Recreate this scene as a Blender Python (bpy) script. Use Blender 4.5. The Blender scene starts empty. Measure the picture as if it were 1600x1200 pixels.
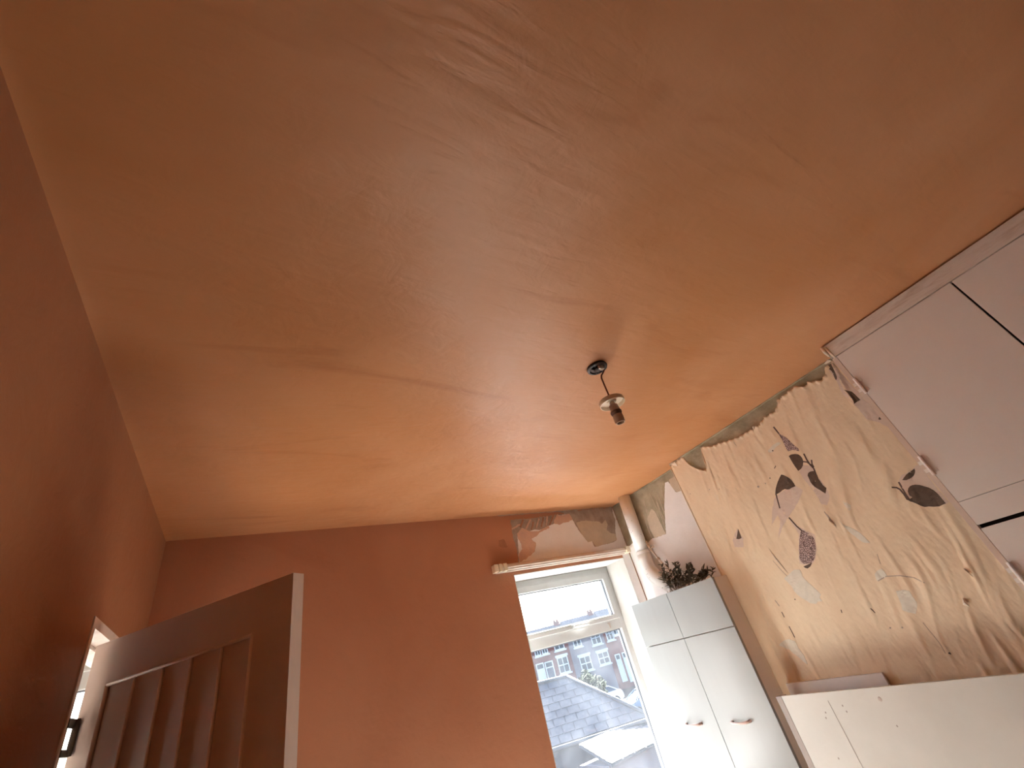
import bpy, bmesh, math, random
from mathutils import Vector, Matrix, noise
random.seed(7)
S = bpy.context.scene
COL = S.collection

# ------------------------------------------------------------ camera, sky, sun, exposure
cam_data = bpy.data.cameras.new('camera')
cam_data.sensor_width = 36.0
cam_data.lens = 660.8 / 1600 * 36
cam_data.clip_start = 0.02
cam_data.clip_end = 400
cam = bpy.data.objects.new('camera', cam_data)
COL.objects.link(cam)
cam.matrix_world = Matrix.Translation((0, 0, 1.6)) @ Matrix([[0.8674359, -0.0849891, -0.4902365], [-0.4418707, -0.5844948, -0.6805263], [-0.2287034, 0.8069341, -0.544566]]).to_4x4()
S.camera = cam

world = bpy.data.worlds.new('sky')
S.world = world
world.use_nodes = True
wn = world.node_tree
wn.nodes.clear()
sky = wn.nodes.new('ShaderNodeTexSky')
sky.sky_type = 'NISHITA'
sky.sun_disc = False
SUN_EL, SUN_AZ = math.radians(42.6), math.radians(31)      # azimuth measured from +Y towards +X
sky.sun_elevation = SUN_EL
sky.sun_rotation = SUN_AZ
sky.air_density = 1.0
sky.dust_density = 3.0
bgn = wn.nodes.new('ShaderNodeBackground')
bgn.inputs['Strength'].default_value = 0.62
wo = wn.nodes.new('ShaderNodeOutputWorld')
wn.links.new(sky.outputs[0], bgn.inputs[0])
wn.links.new(bgn.outputs[0], wo.inputs[0])

sun_d = bpy.data.lights.new('sun', 'SUN')
sun_d.energy = 140.0
sun_d.angle = math.radians(1.0)
sun_d.color = (1.0, 0.97, 0.92)
sun = bpy.data.objects.new('sun', sun_d)
COL.objects.link(sun)
sdir = Vector((math.sin(SUN_AZ) * math.cos(SUN_EL), math.cos(SUN_AZ) * math.cos(SUN_EL), math.sin(SUN_EL)))
sun.rotation_euler = sdir.to_track_quat('Z', 'Y').to_euler()
sun.location = (6, 20, 20)

S.view_settings.view_transform = 'Standard'
S.view_settings.look = 'None'
S.view_settings.exposure = 1.0
S.view_settings.gamma = 1.0
S.view_settings.use_curve_mapping = False
S.cycles.max_bounces = 14
S.cycles.diffuse_bounces = 10
S.cycles.glossy_bounces = 4
S.cycles.transparent_max_bounces = 12
S.cycles.sample_clamp_indirect = 0.0
S.cycles.use_denoising = True
S.cycles.caustics_reflective = False
S.cycles.caustics_refractive = False

# ------------------------------------------------------------ helpers
def lin(c):
    return tuple(((v / 255) / 12.92 if v / 255 <= 0.04045 else (((v / 255) + 0.055) / 1.055) ** 2.4) for v in c)

def nd(t, kind, **kw):
    n = t.nodes.new(kind)
    for k, v in kw.items():
        if k in n.inputs.keys():
            n.inputs[k].default_value = v
        else:
            setattr(n, k, v)
    return n

def mat(name, base, rough=0.6, alt=None, scale=4.0, detail=4.0, bump=0.0, bump_scale=40.0, stretch=(1, 1, 1),
        metal=0.0, spec=0.5, lo=0.35, hi=0.65, coat=0.0):
    """procedural material: base colour mottled towards alt by noise in object space, fine relief by bump"""
    m = bpy.data.materials.new(name)
    m.use_nodes = True
    t = m.node_tree
    p = t.nodes['Principled BSDF']
    p.inputs['Roughness'].default_value = rough
    p.inputs['Metallic'].default_value = metal
    p.inputs['Specular IOR Level'].default_value = spec
    p.inputs['Coat Weight'].default_value = coat
    p.inputs['Base Color'].default_value = (*base, 1)
    tc = nd(t, 'ShaderNodeTexCoord')
    mp = nd(t, 'ShaderNodeMapping')
    mp.inputs['Scale'].default_value = stretch
    t.links.new(tc.outputs['Object'], mp.inputs[0])
    if alt is not None:
        nz = nd(t, 'ShaderNodeTexNoise', Scale=scale, Detail=detail)
        nz.inputs['Roughness'].default_value = 0.6
        rp = nd(t, 'ShaderNodeMapRange')
        rp.inputs[1].default_value = lo
        rp.inputs[2].default_value = hi
        mx = nd(t, 'ShaderNodeMix', data_type='RGBA')
        mx.inputs[6].default_value = (*base, 1)
        mx.inputs[7].default_value = (*alt, 1)
        t.links.new(mp.outputs[0], nz.inputs[0])
        t.links.new(nz.outputs[0], rp.inputs[0])
        t.links.new(rp.outputs[0], mx.inputs[0])
        t.links.new(mx.outputs[2], p.inputs['Base Color'])
    if bump:
        nb = nd(t, 'ShaderNodeTexNoise', Scale=bump_scale, Detail=5.0)
        bp = nd(t, 'ShaderNodeBump', Strength=bump, Distance=0.01)
        t.links.new(mp.outputs[0], nb.inputs[0])
        t.links.new(nb.outputs[0], bp.inputs['Height'])
        t.links.new(bp.outputs[0], p.inputs['Normal'])
    return m

def plaster(name, base, alt, dark, rough=0.55, wall=False):
    """skimmed gypsum plaster: broad drying patches, trowel strokes as stretched relief"""
    m = bpy.data.materials.new(name)
    m.use_nodes = True
    t = m.node_tree
    L = t.links
    p = t.nodes['Principled BSDF']
    p.inputs['Specular IOR Level'].default_value = 0.48
    tc = nd(t, 'ShaderNodeTexCoord')
    n1 = nd(t, 'ShaderNodeTexNoise', Scale=0.9, Detail=6.0)
    n1.inputs['Distortion'].default_value = 0.6
    L.new(tc.outputs['Object'], n1.inputs[0])
    r1 = nd(t, 'ShaderNodeMapRange'); r1.inputs[1].default_value = 0.35; r1.inputs[2].default_value = 0.7
    L.new(n1.outputs[0], r1.inputs[0])
    mx = nd(t, 'ShaderNodeMix', data_type='RGBA')
    mx.inputs[6].default_value = (*base, 1); mx.inputs[7].default_value = (*alt, 1)
    L.new(r1.outputs[0], mx.inputs[0])
    # darker damp smears, long and thin
    mp = nd(t, 'ShaderNodeMapping'); mp.inputs['Scale'].default_value = (0.8, 3.2, 1.0); mp.inputs['Rotation'].default_value = (0, 0, 0.5)
    L.new(tc.outputs['Object'], mp.inputs[0])
    n2 = nd(t, 'ShaderNodeTexNoise', Scale=1.6, Detail=7.0)
    n2.inputs['Distortion'].default_value = 1.2
    L.new(mp.outputs[0], n2.inputs[0])
    r2 = nd(t, 'ShaderNodeMapRange'); r2.inputs[1].default_value = 0.60; r2.inputs[2].default_value = 0.80; r2.inputs[4].default_value = 0.55
    L.new(n2.outputs[0], r2.inputs[0])
    mx2 = nd(t, 'ShaderNodeMix', data_type='RGBA')
    mx2.inputs[7].default_value = (*dark, 1)
    L.new(mx.outputs[2], mx2.inputs[6]); L.new(r2.outputs[0], mx2.inputs[0])
    L.new(mx2.outputs[2], p.inputs['Base Color'])
    # roughness polish varies
    n3 = nd(t, 'ShaderNodeTexNoise', Scale=2.3, Detail=4.0)
    L.new(tc.outputs['Object'], n3.inputs[0])
    r3 = nd(t, 'ShaderNodeMapRange'); r3.inputs[3].default_value = rough - 0.12; r3.inputs[4].default_value = rough + 0.12
    L.new(n3.outputs[0], r3.inputs[0]); L.new(r3.outputs[0], p.inputs['Roughness'])
    # trowel ridges: two stretched noises at different angles
    prev = None
    for ang, sc, st in ((0.2, (6, 5, 9), 0.2), (0.9, (14, 12, 17), 0.16)) if wall else ((0.35, (2.5, 13.0, 6.0), 0.20), (-0.75, (4.0, 19.0, 8.0), 0.20), (1.3, (7, 9, 7), 0.22)):
        mq = nd(t, 'ShaderNodeMapping'); mq.inputs['Scale'].default_value = sc; mq.inputs['Rotation'].default_value = (0, 0, ang)
        L.new(tc.outputs['Object'], mq.inputs[0])
        nq = nd(t, 'ShaderNodeTexNoise', Scale=1.4, Detail=6.0); nq.inputs['Distortion'].default_value = 0.8
        L.new(mq.outputs[0], nq.inputs[0])
        b = nd(t, 'ShaderNodeBump', Strength=st, Distance=0.012)
        L.new(nq.outputs[0], b.inputs['Height'])
        if prev: L.new(prev.outputs[0], b.inputs['Normal'])
        prev = b
    L.new(prev.outputs[0], p.inputs['Normal'])
    return m

def link(name, me, m, parent=None, label=None):
    o = bpy.data.objects.new(name, me)
    COL.objects.link(o)
    for mm in (m if isinstance(m, (list, tuple)) else [m]):
        me.materials.append(mm)
    if parent is not None:
        o.parent = parent
        o.matrix_parent_inverse = parent.matrix_world.inverted() if parent.type != 'EMPTY' else Matrix.Translation(-parent.location)
    if label:
        o['label'] = label
    return o

def bm_obj(name, bm, m, parent=None, label=None, smooth=False):
    bmesh.ops.recalc_face_normals(bm, faces=bm.faces[:])
    me = bpy.data.meshes.new(name)
    bm.to_mesh(me); bm.free()
    if smooth:
        for p in me.polygons: p.use_smooth = True
    return link(name, me, m, parent, label)

def box(bm, x0, x1, y0, y1, z0, z1, bev=0.0, M=None):
    vs = bmesh.ops.create_cube(bm, size=1.0)['verts']
    for v in vs:
        v.co = Vector(((x0 + x1) / 2 + v.co.x * (x1 - x0), (y0 + y1) / 2 + v.co.y * (y1 - y0), (z0 + z1) / 2 + v.co.z * (z1 - z0)))
    if bev:
        es = list({e for v in vs for e in v.link_edges})
        r = bmesh.ops.bevel(bm, geom=es, offset=bev, segments=2, affect='EDGES', profile=0.7)
        vs = list({v for f in r['faces'] for v in f.verts} | {v for v in vs if v.is_valid})
    if M is not None:
        for v in vs: v.co = M @ v.co
    return vs

def boxes(name, lst, m, parent=None, label=None, bev=0.0):
    bm = bmesh.new()
    for b in lst: box(bm, *b, bev=bev)
    return bm_obj(name, bm, m, parent, label)

def tube(bm, pts, rad, seg=16, cap=True):
    pts = [Vector(p) for p in pts]
    rads = rad if isinstance(rad, (list, tuple)) else [rad] * len(pts)
    rings = []
    up = None
    for i, p in enumerate(pts):
        d = (pts[min(i + 1, len(pts) - 1)] - pts[max(i - 1, 0)]).normalized()
        if up is None:
            up = d.orthogonal().normalized()
        up = (up - d * up.dot(d)).normalized()
        w = d.cross(up)
        rings.append([bm.verts.new(p + (up * math.cos(a) + w * math.sin(a)) * rads[i]) for a in [2 * math.pi * k / seg for k in range(seg)]])
    for a, b in zip(rings, rings[1:]):
        for k in range(seg):
            bm.faces.new((a[k], a[(k + 1) % seg], b[(k + 1) % seg], b[k]))
    if cap:
        bm.faces.new(rings[0][::-1]); bm.faces.new(rings[-1])

def lathe(bm, prof, origin=(0, 0, 0), seg=32, jag=None):
    """prof: list of (r, z) from top to bottom, revolved about z"""
    rings = []
    for r, z in prof:
        rings.append([bm.verts.new((origin[0] + math.cos(a) * r * (jag(a, r) if jag else 1), origin[1] + math.sin(a) * r * (jag(a, r) if jag else 1), origin[2] + z))
                      for a in [2 * math.pi * k / seg for k in range(seg)]])
    for a, b in zip(rings, rings[1:]):
        for k in range(seg):
            bm.faces.new((a[k], a[(k + 1) % seg], b[(k + 1) % seg], b[k]))
    if prof[0][0] > 1e-4: bm.faces.new(rings[0])
    if prof[-1][0] > 1e-4: bm.faces.new(rings[-1][::-1])

def flat_patch(name, pts, to3, thick_vec, m, parent, label=None, disp=None, cuts=0, wob=0.0, seed=0):
    """thin sheet with its own outline: pts 2-D, to3 maps (a, b) to a point, thick_vec lifts it off the wall"""
    P = [Vector((a, b)) for a, b in pts]
    if wob:
        Q = []
        for i, p in enumerate(P):
            q = P[(i + 1) % len(P)]
            n = max(1, int((q - p).length / 0.012))
            for k in range(n):
                r = p.lerp(q, k / n)
                if k:
                    r += Vector((noise.noise(Vector((r.x * 60, r.y * 60, seed))), noise.noise(Vector((r.x * 60, r.y * 60, seed + 9))))) * wob
                Q.append(r)
        P = Q
    bm = bmesh.new()
    vs = [bm.verts.new((p.x, p.y, 0)) for p in P]
    es = [bm.edges.new((vs[i], vs[(i + 1) % len(vs)])) for i in range(len(vs))]
    bmesh.ops.triangle_fill(bm, use_beauty=True, use_dissolve=False, edges=es)
    if cuts:
        for _ in range(cuts):
            long = [e for e in bm.edges if e.calc_length() > 0.02]
            if not long: break
            bmesh.ops.subdivide_edges(bm, edges=long, cuts=1)
            bmesh.ops.triangulate(bm, faces=bm.faces[:])
    T = Vector(thick_vec)
    top = list(bm.verts)
    bd = [e for e in bm.edges if e.is_boundary]
    r = bmesh.ops.extrude_edge_only(bm, edges=bd)
    low = {v for v in r['geom'] if isinstance(v, bmesh.types.BMVert)}
    for v in bm.verts:
        a, b = v.co.x, v.co.y
        base = Vector(to3(a, b)) + (disp(a, b) if disp else Vector((0, 0, 0)))
        v.co = base + (T * 0.02 if v in low else T)
    return bm_obj(name, bm, m, parent, label)

def empty(name, loc, label=None, cat=None, group=None, kind=None):
    o = bpy.data.objects.new(name, None)
    o.location = loc
    o.empty_display_size = 0.05
    COL.objects.link(o)
    if label: o['label'] = label
    if cat: o['category'] = cat
    if group: o['group'] = group
    if kind: o['kind'] = kind
    return o

def tag(o, label, cat, group=None):
    o['label'] = label; o['category'] = cat
    if group: o['group'] = group
    return o

def struct(o, label=None, cat=None):
    o['kind'] = 'structure'
    if label: o['label'] = label
    if cat: o['category'] = cat
    return o

# ------------------------------------------------------------ materials
M = {}
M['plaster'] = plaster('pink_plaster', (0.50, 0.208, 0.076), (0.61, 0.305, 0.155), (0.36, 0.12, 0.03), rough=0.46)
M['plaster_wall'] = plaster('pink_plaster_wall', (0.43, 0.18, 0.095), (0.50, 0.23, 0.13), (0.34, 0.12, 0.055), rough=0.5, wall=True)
M['plaster_shade'] = plaster('shaded_plaster', (0.33, 0.13, 0.055), (0.39, 0.165, 0.075), (0.28, 0.10, 0.045), rough=0.55, wall=True)  # darker plaster copy, shade of the left and near walls put into its colour
M['plaster_dark'] = mat('damp_smear', (0.33, 0.13, 0.065), 0.5, (0.46, 0.21, 0.11), 9, bump=0.2)
M['old_plaster'] = mat('old_bare_plaster', (0.46, 0.40, 0.29), 0.9, (0.28, 0.25, 0.17), 9, 6, bump=0.5, bump_scale=30)
M['grey_plaster'] = mat('grey_stained_plaster', (0.46, 0.38, 0.32), 0.9, (0.32, 0.25, 0.20), 12, 6, bump=0.5, bump_scale=35)
M['tan_plaster'] = mat('tan_scraped_plaster', (0.62, 0.53, 0.41), 0.9, (0.55, 0.47, 0.36), 14, 5, bump=0.3)
M['peach_smear'] = mat('peach_plaster_smear', (0.70, 0.47, 0.34), 0.8, (0.62, 0.42, 0.34), 16, 5, bump=0.4)
M['wall_white'] = mat('old_white_wall_paint', (0.88, 0.87, 0.87), 0.6, (0.83, 0.81, 0.80), 5, bump=0.12)
M['paper'] = mat('stripped_wallpaper', (0.86, 0.72, 0.53), 0.75, (0.79, 0.63, 0.45), 3.2, 6, bump=0.25, bump_scale=24, stretch=(1, 2.4, 0.9), lo=0.3, hi=0.7)
M['paper_light'] = mat('paper_backing', (0.80, 0.76, 0.66), 0.8, (0.74, 0.70, 0.60), 20)
M['paper_pale'] = mat('lifted_paper', (0.80, 0.70, 0.58), 0.8)
M['paper_mauve'] = mat('mauve_top_paper', (0.74, 0.61, 0.52), 0.75, (0.70, 0.57, 0.49), 12)
M['ink_leaf'] = mat('printed_leaf', (0.090, 0.058, 0.040), 0.7, (0.125, 0.082, 0.056), 45, 3)
M['ink_stem'] = mat('printed_stem', (0.10, 0.06, 0.045), 0.7)
M['bead'] = mat('paper_edge_bead', (0.78, 0.66, 0.50), 0.5)
M['cup'] = mat('painted_board', (0.86, 0.83, 0.80), 0.42, (0.83, 0.79, 0.76), 3.0, bump=0.05, bump_scale=60)
M['cup_dirty'] = mat('painted_rail_scuffed', (0.80, 0.74, 0.69), 0.5, (0.58, 0.46, 0.38), 6, 7, bump=0.25, bump_scale=30, lo=0.5, hi=0.8, stretch=(1, 1, 4))
M['gap'] = mat('dark_gap', (0.02, 0.012, 0.01), 0.9)
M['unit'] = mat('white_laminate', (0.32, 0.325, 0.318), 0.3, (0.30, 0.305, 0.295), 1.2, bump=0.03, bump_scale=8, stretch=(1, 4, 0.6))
M['unit_edge'] = mat('unit_edging', (0.50, 0.42, 0.37), 0.5)
M['unit_side'] = mat('unit_side_panel', (0.82, 0.74, 0.68), 0.5, (0.77, 0.69, 0.62), 2)
M['handle'] = mat('pinkish_plastic', (0.62, 0.43, 0.38), 0.4)
M['board'] = mat('grey_white_board', (0.66, 0.645, 0.60), 0.5, (0.61, 0.595, 0.55), 3, 5, bump=0.06, bump_scale=50)
M['board_edge'] = mat('shaded_edge_and_chips', (0.36, 0.31, 0.28), 0.6)  # edge strip's shade is in this colour; seam and chips share it
M['upvc'] = mat('white_upvc', (0.52, 0.53, 0.53), 0.3, (0.49, 0.49, 0.48), 6)
M['gasket'] = mat('grey_gasket', (0.16, 0.17, 0.19), 0.5)
M['reveal'] = mat('reveal_paint', (0.56, 0.56, 0.54), 0.6, (0.50, 0.48, 0.45), 5, bump=0.1)
M['peel'] = mat('peeling_brown', (0.45, 0.36, 0.29), 0.8, (0.55, 0.46, 0.38), 20, bump=0.3)
M['rail'] = mat('rail_plastic', (0.78, 0.70, 0.62), 0.4, (0.68, 0.58, 0.50), 12)
M['rail_clip'] = mat('rail_clip_plastic', (0.80, 0.72, 0.55), 0.4)
M['pipe'] = mat('white_painted_pipe', (0.86, 0.86, 0.84), 0.35, (0.76, 0.74, 0.70), 9, 6, bump=0.05, lo=0.5, hi=0.8)
M['speck'] = mat('rust_speck', (0.10, 0.07, 0.05), 0.8)
M['brass'] = mat('dull_fitting', (0.55, 0.45, 0.33), 0.35, (0.4, 0.33, 0.25), 30, metal=0.5)
M['dry_leaf'] = mat('dusty_dry_leaf', (0.085, 0.075, 0.05), 0.8, (0.18, 0.16, 0.115), 30)
M['dry_stem'] = mat('dry_stem', (0.22, 0.17, 0.11), 0.8)
M['rose'] = mat('dark_rose', (0.035, 0.022, 0.018), 0.55, (0.07, 0.045, 0.035), 40, bump=0.5, bump_scale=60)
M['flex'] = mat('brown_flex', (0.24, 0.075, 0.035), 0.5)
M['lamp_disc'] = mat('aged_cream_plastic', (0.84, 0.74, 0.60), 0.4)
M['lamp_holder'] = mat('brown_stained_holder', (0.46, 0.31, 0.22), 0.45, (0.38, 0.25, 0.17), 30)
M['lamp_ring'] = mat('dark_brown_ring', (0.13, 0.065, 0.04), 0.45)
M['porcelain'] = mat('white_terminal', (0.80, 0.75, 0.68), 0.3)
M['door'] = mat('painted_door', (0.72, 0.62, 0.57), 0.42, (0.69, 0.59, 0.54), 3, bump=0.04, bump_scale=50, stretch=(1, 1, 0.3))
M['door_edge'] = mat('door_edge_lit', (0.88, 0.78, 0.70), 0.5, (0.80, 0.68, 0.60), 14, stretch=(1, 1, 0.2))  # window light on the leaf edge put into the colour; beads share it
M['lining'] = mat('door_lining_paint', (0.74, 0.64, 0.56), 0.5, (0.56, 0.45, 0.37), 14, 6, bump=0.2, lo=0.5, hi=0.75)
M['hinge'] = mat('hinge_metal', (0.12, 0.09, 0.07), 0.45, metal=0.7)
M['hinge_paint'] = mat('painted_hinge', (0.85, 0.80, 0.76), 0.4)
M['floor'] = mat('bare_floorboard', (0.25, 0.225, 0.20), 0.6, (0.20, 0.18, 0.16), 3, 6, bump=0.2, stretch=(4, 0.4, 1))
M['landing'] = mat('landing_paint', (0.72, 0.66, 0.60), 0.7)

# window glass: clear, plus a scattering film added to haze the view
g = bpy.data.materials.new('hazy_glass'); g.use_nodes = True
t = g.node_tree; t.nodes.clear()
out = nd(t, 'ShaderNodeOutputMaterial')
tr = nd(t, 'ShaderNodeBsdfTransparent'); tr.inputs[0].default_value = (0.97, 0.985, 1, 1)
gl = nd(t, 'ShaderNodeBsdfGlossy'); gl.inputs['Roughness'].default_value = 0.02
tl = nd(t, 'ShaderNodeBsdfTranslucent'); tl.inputs[0].default_value = (0.80, 0.88, 1.0, 1)
lw = nd(t, 'ShaderNodeLayerWeight'); pwn = nd(t, 'ShaderNodeMath', operation='POWER'); pwn.inputs[1].default_value = 5.0
fr = nd(t, 'ShaderNodeMath', operation='MULTIPLY_ADD'); fr.inputs[1].default_value = 0.9; fr.inputs[2].default_value = 0.03
t.links.new(lw.outputs['Facing'], pwn.inputs[0]); t.links.new(pwn.outputs[0], fr.inputs[0])
m1 = nd(t, 'ShaderNodeMixShader'); m2 = nd(t, 'ShaderNodeMixShader')
tcn = nd(t, 'ShaderNodeTexCoord'); nz = nd(t, 'ShaderNodeTexNoise', Scale=5.0, Detail=5.0)
rg = nd(t, 'ShaderNodeMapRange'); rg.inputs[1].default_value = 0.3; rg.inputs[2].default_value = 0.75; rg.inputs[3].default_value = 0.0015; rg.inputs[4].default_value = 0.006
t.links.new(tcn.outputs['Object'], nz.inputs[0]); t.links.new(nz.outputs[0], rg.inputs[0])
t.links.new(rg.outputs[0], m1.inputs[0]); t.links.new(tr.outputs[0], m1.inputs[1]); t.links.new(tl.outputs[0], m1.inputs[2])
t.links.new(fr.outputs[0], m2.inputs[0]); t.links.new(m1.outputs[0], m2.inputs[1]); t.links.new(gl.outputs[0], m2.inputs[2])
t.links.new(m2.outputs[0], out.inputs[0])
M['glass'] = g

# lilac blossom print: small petals with dark lines between them
f = mat('printed_blossom', (0.5, 0.4, 0.4), 0.75)
t = f.node_tree; p = t.nodes['Principled BSDF']
tcn = nd(t, 'ShaderNodeTexCoord')
vo = nd(t, 'ShaderNodeTexVoronoi', feature='DISTANCE_TO_EDGE', Scale=110.0)
cr = nd(t, 'ShaderNodeValToRGB')
cr.color_ramp.elements[0].position = 0.05; cr.color_ramp.elements[0].color = (0.12, 0.07, 0.065, 1)
cr.color_ramp.elements[1].position = 0.22; cr.color_ramp.elements[1].color = (0.58, 0.44, 0.42, 1)
t.links.new(tcn.outputs['Object'], vo.inputs[0]); t.links.new(vo.outputs[0], cr.inputs[0]); t.links.new(cr.outputs[0], p.inputs['Base Color'])
M['blossom'] = f

# ------------------------------------------------------------ the room shell
XL, XA, XB = -0.435, 2.82, 2.71          # left wall, alcove wall, chimney breast face
YB, YN, CZ = 2.915, -2.3, 2.6
WX0, WX1, WZ0, WZ1 = 1.645, 2.73, 0.62, 2.155
WD = 0.33                                # window wall thickness
struct(boxes('floor', [(-2.2, XA + 0.3, YN - 0.12, YB + WD, -0.12, 0)], M['floor']), 'floor', None)
# ceiling: a slightly sagging skimmed surface over the whole room
bm = bmesh.new()
nx, ny = 90, 140
grid = []
for j in range(ny + 1):
    row = []
    for i in range(nx + 1):
        x = XL - 0.001 + 0.07 * i / 10 if i <= 10 else XL + 0.069 + (XA - 0.03 - XL) * (i - 10) / (nx - 10)
        y = YN - 0.02 + (YB + 0.04 - YN) * j / ny
        e = min(1, min(x - XL, XA - x, y - YN, YB - y) / 0.25)
        w = max(0.0, e)
        z = CZ + w * (0.006 * noise.noise(Vector((x * 1.1, y * 1.1, 3))) + 0.0022 * noise.noise(Vector((x * 4, y * 4, 5))))
        if x < XL + 0.03: z -= 0.003 * (1 - (x - XL) / 0.03) ** 2
        row.append(bm.verts.new((x, y, z)))
    grid.append(row)
for j in range(ny):
    for i in range(nx):
        bm.faces.new((grid[j][i], grid[j][i + 1], grid[j + 1][i + 1], grid[j + 1][i]))
vb = box(bm, XL - 0.02, XA + 0.04, YN - 0.02, YB + 0.02, CZ + 0.02, CZ + 0.16)
ceil = bm_obj('ceiling', bm, M['plaster'], smooth=True)
struct(ceil, 'freshly skimmed pink plaster ceiling with trowel marks')

DY0, DY1, DZ = 1.955, 2.80, 2.045        # doorway in the left wall
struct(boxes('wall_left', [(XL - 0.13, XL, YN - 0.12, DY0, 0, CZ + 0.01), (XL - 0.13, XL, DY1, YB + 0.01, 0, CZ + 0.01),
                           (XL - 0.13, XL, DY0 - 0.001, DY1 + 0.001, DZ, CZ + 0.01)], M['plaster_shade']), 'pink plastered left wall with the doorway')
LX0, LX1, LZ0, LZ1 = -1.45, -0.60, 0.9, 2.19       # landing window opening
wb = struct(boxes('wall_back', [
    (XL - 0.13, WX0, YB, YB + WD, 0, CZ + 0.16), (WX1, XA + 0.3, YB, YB + WD, 0, CZ + 0.16),
    (WX0 - 0.001, WX1 + 0.001, YB, YB + WD, WZ1, CZ + 0.16), (WX0 - 0.001, WX1 + 0.001, YB, YB + WD, 0, WZ0)], M['plaster_wall']),
    'pink plastered window wall, bare and patchy above the window')
wr = struct(boxes('wall_right', [(XA, XA + 0.3, YN - 0.12, YB, 0, CZ + 0.16)], M['old_plaster']), 'alcove wall of old bare plaster and white paint')
wc = struct(boxes('wall_chimney', [(XB, XA + 0.001, 0.52, 2.05, 0, CZ + 0.005)], M['old_plaster']), 'chimney breast under stripped wallpaper')
struct(boxes('wall_near', [(-2.2, XA + 0.3, YN - 0.24, YN, 0, CZ + 0.16)], M['plaster_shade']), 'plastered wall behind the viewer')
# landing beyond the doorway
struct(boxes('wall_landing', [(-2.32, -2.2, YN - 0.24, YB + WD, 0, CZ + 0.16),
                              (-2.2, LX0, YB, YB + WD, 0, CZ + 0.16), (LX1, XL - 0.13, YB, YB + WD, 0, CZ + 0.16),
                              (LX0 - 0.001, LX1 + 0.001, YB, YB + WD, LZ1, CZ + 0.16), (LX0 - 0.001, LX1 + 0.001, YB, YB + WD, 0, LZ0)], M['landing']),
       'pale landing walls seen through the doorway')
struct(boxes('ceiling_landing', [(-2.32, XL - 0.13, YN, YB + WD, CZ, CZ + 0.16)], M['landing']), 'pale landing ceiling beyond the doorway')

# ---------- reveals of the window (painted lining of the opening)
rv = boxes('trim_reveal', [(WX1 - 0.004, WX1, YB + 0.0, YB + 0.25, WZ0, WZ1), (WX0, WX0 + 0.004, YB, YB + 0.25, WZ0, WZ1),
                           (WX0, WX1, YB, YB + 0.25, WZ1 - 0.004, WZ1)], M['reveal'])
struct(rv, 'white painted window reveal with peeling right side')
for k, pts in enumerate((
        [(2.96, 1.30), (3.02, 1.36), (3.00, 1.22), (3.04, 1.10), (3.03, 0.95), (3.05, 0.80), (2.98, 0.80), (2.96, 1.0), (2.965, 1.15)],
        [(3.03, 1.42), (3.055, 1.46), (3.05, 1.34), (3.06, 1.25), (3.035, 1.30)],
        [(2.99, 1.62), (3.01, 1.66), (3.015, 1.57), (2.995, 1.55)],
        [(2.93, 0.98), (2.955, 1.04), (2.95, 0.86), (2.93, 0.80)])):
    flat_patch('peeling_patch', pts, lambda a, b: (WX1 - 0.004, a, b), (-0.0018, 0, 0), M['peel'], rv, wob=0.008, seed=k)

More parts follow.
